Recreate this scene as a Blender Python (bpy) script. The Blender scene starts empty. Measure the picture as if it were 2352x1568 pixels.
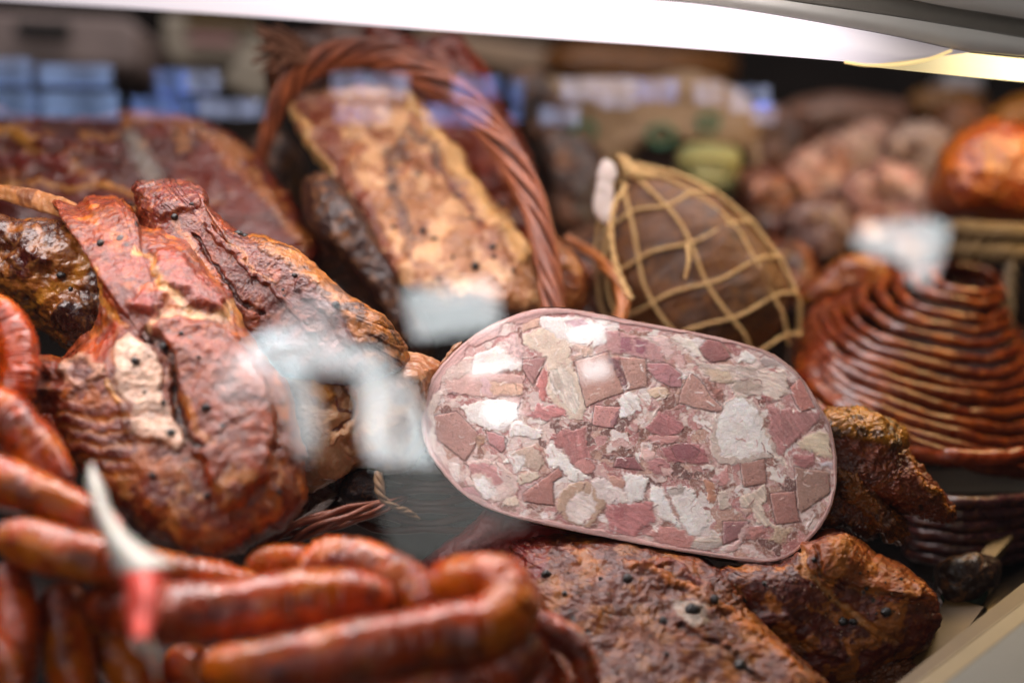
import bpy, math, random
import numpy as np
from mathutils import Vector

SC = bpy.context.scene
COL = SC.collection
# ------------------------------------------------------------------ camera, world, lamps, exposure
PITCH = math.radians(28)
CAM = np.array([0.0, 0.0, 1.22])
KPX = 0.72 / 2352.0                       # metres per photo unit at one metre (50 mm lens)
RT = np.array([1.0, 0, 0]); FW = np.array([0, math.cos(PITCH), -math.sin(PITCH)]); UP = np.array([0, math.sin(PITCH), math.cos(PITCH)])
cam = bpy.data.cameras.new('camera'); camo = bpy.data.objects.new('camera', cam); COL.objects.link(camo)
camo.location = CAM; camo.rotation_euler = (math.radians(90) - PITCH, 0, 0)
cam.lens = 50; cam.sensor_width = 36; cam.clip_start = 0.02; cam.clip_end = 50
cam.dof.use_dof = True; cam.dof.focus_distance = 0.69; cam.dof.aperture_fstop = 2.2
SC.camera = camo
w = bpy.data.worlds.new('World'); SC.world = w; w.use_nodes = True
w.node_tree.nodes['Background'].inputs[0].default_value = (0.55, 0.6, 0.7, 1)
w.node_tree.nodes['Background'].inputs[1].default_value = 0.03
SC.view_settings.view_transform = 'Standard'; SC.view_settings.look = 'None'
SC.view_settings.exposure = 0.0; SC.view_settings.gamma = 1.0
SC.cycles.max_bounces = 6; SC.cycles.transparent_max_bounces = 12

def P(u, v, d):
    u = np.asarray(u, float); v = np.asarray(v, float); d = np.asarray(d, float)
    return CAM + d[..., None] * (FW + ((u - 1176) * KPX)[..., None] * RT - ((v - 784) * KPX)[..., None] * UP)
def PX(p):                                 # back to photo units + depth
    q = np.asarray(p) - CAM; d = q @ FW
    return 1176 + (q @ RT) / d / KPX, 784 - (q @ UP) / d / KPX, d
def area(name, loc, tgt, sx, sy, power, color):
    l = bpy.data.lights.new(name, 'AREA'); l.shape = 'RECTANGLE'; l.size = sx; l.size_y = sy
    l.energy = power; l.color = color
    o = bpy.data.objects.new(name, l); COL.objects.link(o); o.location = loc
    o.rotation_euler = (Vector(tgt) - Vector(loc)).to_track_quat('-Z', 'Y').to_euler()
    return o
LIGHTS = [
 ('shop_fill_light', (-0.5, -0.45, 2.2), (0.0, 0.7, 0.8), 1.2, 0.8, 4.3, (1.0, 0.95, 0.93)),  # unseen fill added for the soft light of the shop
 ('back_fill_light', (0.1, 1.45, 2.1), (0.1, 1.25, 0.8), 1.4, 0.5, 14.0, (1.0, 0.90, 0.88)),  # unseen overhead light added to brighten the dark background
 ('case_tube_light', tuple(P(850, -260, 0.66)), tuple(P(1000, 900, 0.72)), 0.75, 0.10, 3.5, (1.0, 0.88, 0.88)),
 ('case_warm_light', tuple(P(2560, 40, 0.86)), tuple(P(2150, 700, 0.92)), 0.16, 0.05, 0.5, (1.0, 0.66, 0.26)),
]
for L in LIGHTS: area(*L)

# ------------------------------------------------------------------ numbers
rs = np.random.RandomState(7)
PERM = rs.permutation(256); PERM = np.concatenate([PERM, PERM, PERM])
GR = rs.normal(size=(256, 3)); GR /= np.linalg.norm(GR, axis=1)[:, None]
def perlin(p):
    p = np.asarray(p, float); i = np.floor(p).astype(int); f = p - i; i &= 255
    s = f * f * f * (f * (f * 6 - 15) + 10)
    out = 0
    for dx in (0, 1):
        wx = s[:, 0] if dx else 1 - s[:, 0]
        for dy in (0, 1):
            wy = s[:, 1] if dy else 1 - s[:, 1]
            for dz in (0, 1):
                wz = s[:, 2] if dz else 1 - s[:, 2]
                g = GR[PERM[PERM[PERM[(i[:, 0] + dx) & 255] + ((i[:, 1] + dy) & 255)] + ((i[:, 2] + dz) & 255)]]
                out = out + wx * wy * wz * ((f - np.array([dx, dy, dz])) * g).sum(1)
    return out
def fbm(p, freq, octv=4, seed=0.0, gain=0.5, ridged=False):
    q = np.asarray(p) * freq + seed * 17.31; a = 1.0; o = 0
    for k in range(octv):
        n = perlin(q)
        o = o + a * ((0.5 - np.abs(n) * 2) if ridged else n * 1.6); a *= gain; q = q * 2.03 + 11.7
    return o
def lin(h):
    h = h.lstrip('#'); c = np.array([int(h[i:i+2], 16) for i in (0, 2, 4)]) / 255.0
    return np.where(c <= 0.04045, c / 12.92, ((c + 0.055) / 1.055) ** 2.4)
def smooth(e0, e1, x):
    t = np.clip((x - e0) / (e1 - e0), 0, 1); return t * t * (3 - 2 * t)
def spline(pts, n, closed=False):
    p = np.asarray(pts, float); m = len(p)
    if closed: q = np.vstack([p[-1:], p, p[:2]]); segs = m
    else: q = np.vstack([2 * p[0] - p[1], p, 2 * p[-1] - p[-2]]); segs = m - 1
    t = np.linspace(0, segs, n, endpoint=not closed); i = np.minimum(t.astype(int), segs - 1); f = (t - i)[:, None]
    a, b, c, d = q[i], q[i + 1], q[i + 2], q[i + 3]
    r = 0.5 * (2 * b + (c - a) * f + (2 * a - 5 * b + 4 * c - d) * f ** 2 + (3 * b - a - 3 * c + d) * f ** 3)
    return r
def sdpoly(uv, poly):                      # signed distance, negative inside
    x, y = uv[:, 0], uv[:, 1]; poly = np.asarray(poly, float); n = len(poly)
    d = np.full(len(x), 1e9); ins = np.zeros(len(x), bool)
    for i in range(n):
        a = poly[i]; b = poly[(i + 1) % n]; e = b - a
        t = np.clip(((x - a[0]) * e[0] + (y - a[1]) * e[1]) / (e @ e + 1e-9), 0, 1)
        d = np.minimum(d, np.hypot(x - a[0] - t * e[0], y - a[1] - t * e[1]))
        c = ((a[1] > y) != (b[1] > y)) & (x < (b[0] - a[0]) * (y - a[1]) / (b[1] - a[1] + 1e-12) + a[0])
        ins ^= c
    return np.where(ins, -d, d)
def dline(uv, pl):
    x, y = uv[:, 0], uv[:, 1]; d = np.full(len(x), 1e9)
    for a, b in zip(np.asarray(pl[:-1], float), np.asarray(pl[1:], float)):
        e = b - a; t = np.clip(((x - a[0]) * e[0] + (y - a[1]) * e[1]) / (e @ e + 1e-9), 0, 1)
        d = np.minimum(d, np.hypot(x - a[0] - t * e[0], y - a[1] - t * e[1]))
    return d
def Z(ox, oy, s, pts):                     # points read off an enlarged crop -> photo units
    return [(ox + x * s, oy + y * s) for x, y in pts]

# ------------------------------------------------------------------ objects
def tag(o, label=None, cat=None, group=None, kind=None):
    if label: o['label'] = label
    if cat: o['category'] = cat
    if group: o['group'] = group
    if kind: o['kind'] = kind
    return o
WPOS = {}
def meshobj(name, V, F, mat, parent=None, col=None, smooth_=True):
    V = np.asarray(V, float); c = (V.max(0) + V.min(0)) / 2; c[2] = V[:, 2].min()
    me = bpy.data.meshes.new(name)
    F = np.asarray(F) if not isinstance(F, list) else F
    if isinstance(F, np.ndarray):
        n, k = F.shape
        me.vertices.add(len(V)); me.vertices.foreach_set('co', (V - c).ravel())
        me.loops.add(n * k); me.loops.foreach_set('vertex_index', F.ravel().astype(np.int32))
        me.polygons.add(n); me.polygons.foreach_set('loop_start', np.arange(0, n * k, k, dtype=np.int32))
        me.update(calc_edges=True)
    else:
        me.from_pydata([tuple(x) for x in (V - c)], [], F); me.update()
    if smooth_: me.polygons.foreach_set('use_smooth', np.ones(len(me.polygons), bool))
    if col is not None:
        a = me.color_attributes.new('Col', 'FLOAT_COLOR', 'POINT')
        cc = np.ones((len(V), 4)); cc[:, :3] = np.clip(col, 0, 1); a.data.foreach_set('color', cc.ravel())
    me.validate(); me.update()
    me.materials.append(mat)
    o = bpy.data.objects.new(name, me); COL.objects.link(o); o.location = c; WPOS[o.name] = Vector(c)
    if parent is not None:
        o.parent = parent; o.location = Vector(c) - WPOS.get(parent.name, parent.location)
    return o
def empty(name, loc, label, cat, group=None):
    o = bpy.data.objects.new(name, None); COL.objects.link(o); o.location = loc; o.empty_display_size = 0.02
    return tag(o, label, cat, group)
def gridfaces(nr, nc, wrap):
    r = np.arange(nr - 1)[:, None]; c = np.arange(nc if wrap else nc - 1)[None, :]
    a = r * nc + c; b = r * nc + (c + 1) % nc
    return np.stack([a, b, b + nc, a + nc], -1).reshape(-1, 4)
def vnormals(V, F):
    fn = np.cross(V[F[:, 2]] - V[F[:, 0]], V[F[:, 3]] - V[F[:, 1]])
    N = np.zeros_like(V)
    for k in range(4): np.add.at(N, F[:, k], fn)
    return N / (np.linalg.norm(N, axis=1)[:, None] + 1e-12)

# ------------------------------------------------------------------ materials
def newmat(name):
    m = bpy.data.materials.new(name); m.use_nodes = True; nt = m.node_tree
    return m, nt, nt.nodes['Principled BSDF']
def N(nt, t, **kw):
    n = nt.nodes.new(t)
    for k, v in kw.items():
        if k.startswith('i_'): n.inputs[k[2:].replace('_', ' ')].default_value = v
        else: setattr(n, k, v)
    return n
def ramp(nt, fac, stops):
    r = nt.nodes.new('ShaderNodeValToRGB'); nt.links.new(fac, r.inputs[0])
    e = r.color_ramp.elements
    while len(e) < len(stops): e.new(0.5)
    for x, (p, c) in zip(e, stops):
        x.position = p; x.color = (*c, 1) if len(c) == 3 else c
    return r.outputs[0]
def mixc(nt, fac, a, b, mode='MIX'):
    m = nt.nodes.new('ShaderNodeMix'); m.data_type = 'RGBA'; m.blend_type = mode
    for s, x in ((0, fac), (6, a), (7, b)):
        if isinstance(x, (int, float)): m.inputs[s].default_value = x
        elif isinstance(x, (tuple, list, np.ndarray)): m.inputs[s].default_value = (*[float(y) for y in x][:3], 1)
        else: nt.links.new(x, m.inputs[s])
    return m.outputs[2]
def meat(name, rough=0.42, coat=0.25, mottle=0.45, msc=90, speck=0.0, spsc=260, bump=0.5, bsc=220, wrinkle=0.0, wsc=(60, 60, 60), sss=0.12, dark='#2a0f08', light='#c98a5a', lightamt=0.25, fine=900, sat=1.08, val=0.98, fib=None, thr=(0.38, 0.66)):
    m, nt, b = newmat(name); L = nt.links
    tc = N(nt, 'ShaderNodeTexCoord'); att = N(nt, 'ShaderNodeAttribute', attribute_name='Col')
    n1 = N(nt, 'ShaderNodeTexNoise', i_Scale=msc, i_Detail=7.0, i_Roughness=0.62, i_Distortion=0.6); L.new(tc.outputs['Object'], n1.inputs['Vector'])
    n2 = N(nt, 'ShaderNodeTexNoise', i_Scale=msc * 2.7, i_Detail=6.0, i_Roughness=0.65, i_Distortion=1.2); L.new(tc.outputs['Object'], n2.inputs['Vector'])
    f1 = ramp(nt, n1.outputs[0], [(thr[0], (0, 0, 0)), (thr[1], (1, 1, 1))])
    f2 = ramp(nt, n2.outputs[0], [(0.50, (0, 0, 0)), (0.72, (1, 1, 1))])
    mul = N(nt, 'ShaderNodeMath', operation='MULTIPLY'); L.new(f1, mul.inputs[0]); mul.inputs[1].default_value = mottle
    c = mixc(nt, mul.outputs[0], att.outputs[0], mixc(nt, 0.75, att.outputs[0], lin(dark)))
    mul2 = N(nt, 'ShaderNodeMath', operation='MULTIPLY'); L.new(f2, mul2.inputs[0]); mul2.inputs[1].default_value = lightamt
    c = mixc(nt, mul2.outputs[0], c, lin(light))
    if speck > 0:
        vo = N(nt, 'ShaderNodeTexVoronoi', i_Scale=spsc); L.new(tc.outputs['Object'], vo.inputs['Vector'])
        no = N(nt, 'ShaderNodeTexNoise', i_Scale=spsc * 0.23, i_Detail=2.0); L.new(tc.outputs['Object'], no.inputs['Vector'])
        d = N(nt, 'ShaderNodeMath', operation='ADD'); L.new(vo.outputs['Distance'], d.inputs[0])
        k = N(nt, 'ShaderNodeMath', operation='MULTIPLY_ADD'); L.new(no.outputs[0], k.inputs[0]); k.inputs[1].default_value = -2.2; k.inputs[2].default_value = 1.15 + (1 - speck) * 0.5
        L.new(k.outputs[0], d.inputs[1])
        sp = ramp(nt, d.outputs[0], [(0.10, (1, 1, 1)), (0.26, (0, 0, 0))])
        c = mixc(nt, sp, c, lin('#140a08'))
    if fib:
        m1 = N(nt, 'ShaderNodeMapping'); m1.inputs['Rotation'].default_value = (0, math.radians(fib[0]), 0); L.new(tc.outputs['Object'], m1.inputs['Vector'])
        m2 = N(nt, 'ShaderNodeMapping'); m2.inputs['Scale'].default_value = (45, 330, 330); L.new(m1.outputs[0], m2.inputs['Vector'])
        nf = N(nt, 'ShaderNodeTexNoise', i_Scale=1.0, i_Detail=5.0, i_Roughness=0.6, i_Distortion=0.8); L.new(m2.outputs[0], nf.inputs['Vector'])
        ff = ramp(nt, nf.outputs[0], [(0.32, (1, 1, 1)), (0.5, (0, 0, 0))]); fg = ramp(nt, nf.outputs[0], [(0.55, (0, 0, 0)), (0.72, (1, 1, 1))])
        k1 = N(nt, 'ShaderNodeMath', operation='MULTIPLY'); L.new(ff, k1.inputs[0]); k1.inputs[1].default_value = fib[1]
        k2 = N(nt, 'ShaderNodeMath', operation='MULTIPLY'); L.new(fg, k2.inputs[0]); k2.inputs[1].default_value = fib[1] * .55
        c = mixc(nt, k1.outputs[0], c, mixc(nt, .7, c, lin('#30100a'))); c = mixc(nt, k2.outputs[0], c, lin(fib[2]))
    hs = N(nt, 'ShaderNodeHueSaturation'); hs.inputs['Saturation'].default_value = sat; hs.inputs['Value'].default_value = val; L.new(c, hs.inputs['Color']); c = hs.outputs[0]
    L.new(c, b.inputs['Base Color'])
    rr = N(nt, 'ShaderNodeMapRange'); L.new(n2.outputs[0], rr.inputs[0]); rr.inputs[1].default_value = 0.3; rr.inputs[2].default_value = 0.7
    rr.inputs[3].default_value = rough - 0.14; rr.inputs[4].default_value = rough + 0.14; L.new(rr.outputs[0], b.inputs['Roughness'])
    b.inputs['Coat Weight'].default_value = coat * .7; b.inputs['Coat Roughness'].default_value = 0.25
    b.inputs['Subsurface Weight'].default_value = sss; b.inputs['Subsurface Scale'].default_value = 0.004
    b.inputs['Subsurface Radius'].default_value = (1.0, 0.35, 0.2)
    n3 = N(nt, 'ShaderNodeTexNoise', i_Scale=bsc, i_Detail=6.0, i_Roughness=0.6); L.new(tc.outputs['Object'], n3.inputs['Vector'])
    bp = N(nt, 'ShaderNodeBump', i_Strength=bump, i_Distance=0.0011); L.new(n3.outputs[0], bp.inputs['Height'])
    last = bp
    if fib:
        b6 = N(nt, 'ShaderNodeBump', i_Strength=.5, i_Distance=0.001); L.new(nf.outputs[0], b6.inputs['Height']); L.new(bp.outputs[0], b6.inputs['Normal']); last = b6
    if wrinkle > 0:
        mp = N(nt, 'ShaderNodeMapping'); mp.inputs['Scale'].default_value = wsc; L.new(tc.outputs['Object'], mp.inputs['Vector'])
        n4 = N(nt, 'ShaderNodeTexNoise', i_Scale=1.0, i_Detail=5.0, i_Distortion=1.5); L.new(mp.outputs[0], n4.inputs['Vector'])
        b4 = N(nt, 'ShaderNodeBump', i_Strength=wrinkle, i_Distance=0.003); L.new(n4.outputs[0], b4.inputs['Height']); L.new(last.outputs[0], b4.inputs['Normal']); last = b4
    n5 = N(nt, 'ShaderNodeTexNoise', i_Scale=fine, i_Detail=3.0); L.new(tc.outputs['Object'], n5.inputs['Vector'])
    b5 = N(nt, 'ShaderNodeBump', i_Strength=bump * 0.6, i_Distance=0.0005); L.new(n5.outputs[0], b5.inputs['Height']); L.new(last.outputs[0], b5.inputs['Normal']); last = b5
    L.new(last.outputs[0], b.inputs['Normal']); L.new(last.outputs[0], b.inputs['Coat Normal'])
    return m
def plain(name, hexc, rough=0.5, metal=0.0, noise=0.15, nsc=80, coat=0.0, sss=0.0, bump=0.15, hex2=None):
    m, nt, b = newmat(name); L = nt.links
    tc = N(nt, 'ShaderNodeTexCoord'); n = N(nt, 'ShaderNodeTexNoise', i_Scale=nsc, i_Detail=6.0, i_Roughness=0.6); L.new(tc.outputs['Object'], n.inputs['Vector'])
    a = lin(hexc); c2 = lin(hex2) if hex2 else a * (1 - noise)
    L.new(ramp(nt, n.outputs[0], [(0.35, tuple(a)), (0.68, tuple(c2))]), b.inputs['Base Color'])
    b.inputs['Roughness'].default_value = rough; b.inputs['Metallic'].default_value = metal
    b.inputs['Coat Weight'].default_value = coat
    if sss: b.inputs['Subsurface Weight'].default_value = sss; b.inputs['Subsurface Scale'].default_value = 0.005
    bp = N(nt, 'ShaderNodeBump', i_Strength=bump, i_Distance=0.001); L.new(n.outputs[0], bp.inputs['Height']); L.new(bp.outputs[0], b.inputs['Normal'])
    return m
def emis(name, rgb, strength, vary=0.0, sc=(1, 1, 1)):
    m, nt, b = newmat(name); L = nt.links
    b.inputs['Base Color'].default_value = (*[float(x) for x in rgb], 1)
    b.inputs['Emission Color'].default_value = (*[float(x) for x in rgb], 1); b.inputs['Emission Strength'].default_value = strength
    if vary:
        tc = N(nt, 'ShaderNodeTexCoord'); mp = N(nt, 'ShaderNodeMapping'); mp.inputs['Scale'].default_value = sc; L.new(tc.outputs['Object'], mp.inputs['Vector'])
        n = N(nt, 'ShaderNodeTexNoise', i_Scale=1.0, i_Detail=3.0); L.new(mp.outputs[0], n.inputs['Vector'])
        rr = N(nt, 'ShaderNodeMapRange'); L.new(n.outputs[0], rr.inputs[0]); rr.inputs[1].default_value = 0.35; rr.inputs[2].default_value = 0.65
        rr.inputs[3].default_value = strength * (1 - vary); rr.inputs[4].default_value = strength * (1 + vary); L.new(rr.outputs[0], b.inputs['Emission Strength'])
    return m

# ------------------------------------------------------------------ shape makers
def paint(uv, p3, base, feats, seed):
    """albedo patches and their relief: feats = list of dicts; returns colour (n,3) and height (n,)"""
    n = len(uv); col = np.tile(lin(base), (n, 1)); h = np.zeros(n)
    wu = np.stack([fbm(p3, 70, 3, seed), fbm(p3, 70, 3, seed + 3)], 1)
    wf = np.stack([fbm(p3, 260, 3, seed + 5), fbm(p3, 260, 3, seed + 8)], 1)
    for f in feats:
        q = uv + wu * f.get('warp', 14) + wf * f.get('fwarp', 4)
        if 'poly' in f: d = sdpoly(q, f['poly']); m = 1 - smooth(-f.get('soft', 6), f.get('soft', 6), d)
        elif 'line' in f: d = dline(q, f['line']); m = 1 - smooth(f.get('w', 6) * 0.35, f.get('w', 6), d)
        elif 'noise' in f:
            fr = f['noise']; nz = fbm(p3 * np.array(f.get('st', (1, 1, 1))), fr, 4, seed + f.get('seed', 0)); m = smooth(f.get('t0', 0.15), f.get('t1', 0.35), nz)
            if 'in' in f: m = m * (1 - smooth(-10, 10, sdpoly(q, f['in'])))
        m = m * f.get('a', 1.0)
        if 'c' in f: col = col * (1 - m[:, None]) + lin(f['c']) * m[:, None]
        if 'h' in f: h += m * f['h'] * 0.001
    return col, h
def pillow(name, outline, d0, th, mat, base, feats=(), parent=None, tilt=(0, 0), center=None, nth=360, nrg=170, amp=2.0, fr=38, amp2=0.7, fr2=140, ridge=0.0, rfr=50, seed=1, pw=1.0, edge=0.5, jag=0.0, amp3=0.0, fr3=330, label=None, cat=None, group=None):
    """closed lump: outline seen from the front, th = half thickness (m), bulging both ways"""
    B = spline(outline, nth, True); c = np.array(center if center is not None else B.mean(0))
    if jag:
        tt = np.linspace(0, 2 * math.pi, nth, endpoint=False); o3 = np.stack([np.cos(tt), np.sin(tt), np.full(nth, seed * .7)], 1)
        B = c + (B - c) * (1 + jag / 100 * (fbm(o3, 5.0, 5, seed, gain=.62)))[:, None]
    ph = np.linspace(0, math.pi, nrg); s = np.sin(ph); s[0] = s[-1] = 0
    z = np.sign(np.cos(ph)) * np.clip(1 - s ** (2 / edge), 0, 1) ** (pw / 2)
    UVg = c + s[:, None, None] * (B - c)[None]
    U = UVg[..., 0].ravel(); Vv = UVg[..., 1].ravel()
    dd = d0 + tilt[0] * (U - c[0]) / 1000 + tilt[1] * (Vv - c[1]) / 1000 - th * np.repeat(z, nth)
    p = P(U, Vv, dd); F = gridfaces(nrg, nth, True)
    Nn = vnormals(p, F); ctr = p.mean(0)
    if ((p - ctr) * Nn).sum() < 0: F = F[:, ::-1]; Nn = -Nn
    wb = (1 - smooth(0.02, 0.10, np.repeat(s, nth)))[:, None]; Nn = Nn * (1 - wb) + (-np.sign(np.repeat(z, nth)) * 1.0)[:, None] * FW * wb; Nn /= np.linalg.norm(Nn, axis=1)[:, None] + 1e-9
    uv = np.stack([U, Vv], 1)
    col, h = paint(uv, p, base, feats, seed)
    taper = smooth(0.0, 0.12, np.repeat(s, nth))      # keep the poles clean
    disp = (fbm(p, fr, 4, seed + 1) * amp + fbm(p, fr2, 4, seed + 2) * amp2) * 0.001
    if amp3: disp = disp + np.abs(fbm(p, fr3, 3, seed + 6)) * amp3 * 0.001
    if ridge: disp = disp + fbm(p, rfr, 4, seed + 4, ridged=True) * ridge * 0.001
    p = p + Nn * (disp + h)[:, None]
    o = meshobj(name, p, F, mat, parent, col)
    if label: tag(o, label, cat, group)
    return o, p, Nn
def tube(name, path, mat, base=None, feats=(), parent=None, nseg=260, nc=48, flat=1.0, amp=0.6, fr=60, amp2=0.25, fr2=260, seed=1, caps=True, closed=False, label=None, cat=None, group=None, wrink=0.0, colfn=None, extra=None):
    """path rows: (u, v, depth, half-width in photo units)"""
    S = spline(path, nseg, closed); C3 = P(S[:, 0], S[:, 1], S[:, 2]); R = S[:, 3] * S[:, 2] * KPX
    if closed: T = np.roll(C3, -1, 0) - np.roll(C3, 1, 0)
    else: T = np.gradient(C3, axis=0)
    T /= np.linalg.norm(T, axis=1)[:, None]
    view = C3 - CAM; view /= np.linalg.norm(view, axis=1)[:, None]
    A = np.cross(T, view); A /= np.linalg.norm(A, axis=1)[:, None] + 1e-9; Bv = np.cross(A, T)
    if caps and not closed:
        L = np.concatenate([[0], np.cumsum(np.linalg.norm(np.diff(C3, axis=0), axis=1))]); tot = L[-1]
        for e, dist in ((0, L), (1, tot - L)):
            r0 = R[0] if e == 0 else R[-1]
            R = np.where(dist < r0, R * np.sqrt(np.clip(1 - (1 - dist / max(r0, 1e-6)) ** 2, 0.0004, 1)), R)
    a = np.linspace(0, 2 * math.pi, nc, endpoint=False)
    p = C3[:, None] + R[:, None, None] * (np.cos(a)[None, :, None] * A[:, None] + flat * np.sin(a)[None, :, None] * Bv[:, None])
    p = p.reshape(-1, 3); F = gridfaces(nseg, nc, True)
    if closed:
        c = np.arange(nc); F = np.vstack([F, np.stack([(nseg - 1) * nc + c, (nseg - 1) * nc + (c + 1) % nc, (c + 1) % nc, c], 1)])
    Nn = vnormals(p, F); Nn0 = np.cos(a)[None, :, None] * A[:, None] + np.sin(a)[None, :, None] * Bv[:, None]
    if (Nn * Nn0.reshape(-1, 3)).sum() < 0: F = F[:, ::-1]
    Nn = Nn0.reshape(-1, 3)
    col = None
    if base is not None:
        u, v, d = PX(p); col, h = paint(np.stack([u, v], 1), p, base, feats, seed); p = p + Nn * h[:, None]
    disp = (fbm(p, fr, 3, seed) * amp + fbm(p, fr2, 3, seed + 2) * amp2) * 0.001
    if wrink:
        q = np.stack([np.repeat(np.arange(nseg) * 0.35, nc), np.tile(np.cos(a) * 0.6, nseg), np.tile(np.sin(a) * 0.6, nseg)], 1)
        disp = disp + fbm(q, 1.0, 3, seed + 9) * wrink * 0.001
    rr = np.repeat(R, nc); disp = disp * np.clip(rr / (np.median(R) + 1e-9), 0, 1)
    p = p + Nn * disp[:, None]
    if not closed: p = p  # closed ends by collapsed caps
    o = meshobj(name, p, F, mat, parent, col)
    if label: tag(o, label, cat, group)
    return o
def strands(name, path, mat, n=6, rs_=0.4, turns=6, parent=None, nseg=300, nc=10, seed=0, wav=0.15):
    """twisted bundle of n rods round a path, one mesh"""
    S = spline(path, nseg); C3 = P(S[:, 0], S[:, 1], S[:, 2]); R = S[:, 3] * S[:, 2] * KPX
    T = np.gradient(C3, axis=0); T /= np.linalg.norm(T, axis=1)[:, None]
    view = C3 - CAM; view /= np.linalg.norm(view, axis=1)[:, None]
    A = np.cross(T, view); A /= np.linalg.norm(A, axis=1)[:, None]; B = np.cross(A, T)
    VV, FF = [], []; off = 0; rnd = np.random.RandomState(seed)
    for k in range(n):
        t = np.linspace(0, 1, nseg); ang = 2 * math.pi * (k / n + turns * t) + rnd.uniform(-.2, .2) + wav * np.sin(t * 17 + k * 2)
        c = C3 + (R * (1 - rs_))[:, None] * (np.cos(ang)[:, None] * A + np.sin(ang)[:, None] * B)
        T2 = np.gradient(c, axis=0); T2 /= np.linalg.norm(T2, axis=1)[:, None]
        A2 = np.cross(T2, view); A2 /= np.linalg.norm(A2, axis=1)[:, None]; B2 = np.cross(A2, T2)
        a = np.linspace(0, 2 * math.pi, nc, endpoint=False); r = R * rs_ * rnd.uniform(.85, 1.1)
        VV.append((c[:, None] + r[:, None, None] * (np.cos(a)[None, :, None] * A2[:, None] + np.sin(a)[None, :, None] * B2[:, None])).reshape(-1, 3))
        F = gridfaces(nseg, nc, True)[:, ::-1]; FF.append(F + off); off += nseg * nc
    return meshobj(name, np.vstack(VV), np.vstack(FF), mat, parent)
def ico(sub=2):
    import bmesh
    bm = bmesh.new(); bmesh.ops.create_icosphere(bm, subdivisions=sub, radius=1)
    V = np.array([v.co[:] for v in bm.verts]); F = np.array([[v.index for v in f.verts] for f in bm.faces]); bm.free(); return V, F
IV, IF = ico(3)
def pepper(parent, p, Nn, spots, mat, rpx=9):
    """peppercorns baked onto a meat surface; p,Nn its vertices and normals"""
    u, v, d = PX(p); front = (Nn @ FW) < 0
    for i, s in enumerate(spots):
        r = s[2] if len(s) > 2 else rpx
        m = np.where(front, np.hypot(u - s[0], v - s[1]), 1e9); k = int(np.argmin(m))
        R = r * d[k] * KPX
        rr_ = random.Random(i * 7 + int(s[0])); V = IV * R * (1 + 0.22 * fbm(IV * 1.6 + i, 1.3, 3, i)[:, None]); V = V * np.array([rr_.uniform(.8, 1.1), rr_.uniform(.7, 1), rr_.uniform(.75, 1)])
        meshobj('peppercorn', V + p[k] + Nn[k] * R * 0.10, IF, mat, parent)
def flecks(parent, p, Nn, box_, n, mats, seed):
    """crushed spice stuck to the crust: one mesh of flat chips per kind of spice"""
    u, v, d = PX(p); ok = np.where(((Nn @ FW) < -.2) & (u > box_[0]) & (u < box_[2]) & (v > box_[1]) & (v < box_[3]))[0]; rr_ = np.random.RandomState(seed)
    J, JF = ico(1)
    for mi, m in enumerate(mats):
        VV, FF = [], []
        for i, k in enumerate(rr_.choice(ok, n)):
            R = rr_.uniform(.8, 2.9) * d[k] * KPX; V = J * R * (1 + rr_.uniform(-.3, .3, (len(J), 1))) * rr_.uniform(.5, 1.3, 3); VV.append(V + p[k]); FF.append(JF + i * len(J))
        tag(meshobj('spice_flecks', np.vstack(VV), np.vstack(FF), m, parent, smooth_=False), kind='stuff')
def prism(outline3, thick, normal):
    """extrude a 3D polygon along normal; returns V,F"""
    a = np.asarray(outline3); n = len(a); V = np.vstack([a, a + np.asarray(normal) * thick])
    F = [list(range(n))[::-1], list(range(n, 2 * n))] + [[i, (i + 1) % n, n + (i + 1) % n, n + i] for i in range(n)]
    return V, F
def box(name, lo, hi, mat, parent=None, rotz=0.0):
    lo = np.array(lo, float); hi = np.array(hi, float); c = (lo + hi) / 2
    V = np.array([[x, y, z] for x in (lo[0], hi[0]) for y in (lo[1], hi[1]) for z in (lo[2], hi[2])])
    if rotz:
        r = np.array([[math.cos(rotz), -math.sin(rotz), 0], [math.sin(rotz), math.cos(rotz), 0], [0, 0, 1]]); V = (V - c) @ r.T + c
    F = [[0, 1, 3, 2], [4, 6, 7, 5], [0, 4, 5, 1], [2, 3, 7, 6], [0, 2, 6, 4], [1, 5, 7, 3]]
    o = meshobj(name, V, F, mat, parent, smooth_=False)
    bv = o.modifiers.new('bevel', 'BEVEL'); bv.width = min(hi - lo) * 0.08; bv.segments = 2
    return o
# ------------------------------------------------------------------ the setting
M_deck = plain('dark_steel', '#6a5f5a', rough=0.12, metal=0.9, noise=0.3, nsc=14, bump=0.02)
def zdepth(v, z):                          # depth at which a ray through row v meets height z
    return (CAM[2] - z) / (math.sin(PITCH) + (v - 784) * KPX * math.cos(PITCH))
def atz(u, v, z):
    d = zdepth(v, z); return P(u, v, d)
DZ = 0.745
deck = meshobj('case_floor', [[-1.3, 0.15, DZ], [1.3, 0.15, DZ], [1.3, 1.9, DZ], [-1.3, 1.9, DZ]], [[0, 1, 2, 3]], M_deck, smooth_=False); tag(deck, kind='structure')
wall = meshobj('back_wall', [[-1.6, 1.9, 0.4], [1.9, 1.9, 0.4], [1.9, 1.9, 2.4], [-1.6, 1.9, 2.4]], [[0, 1, 2, 3]], plain('dark_wall', '#1d1615', rough=0.8, nsc=6, hex2='#0e0b0c'), smooth_=False); tag(wall, kind='structure')

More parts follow.
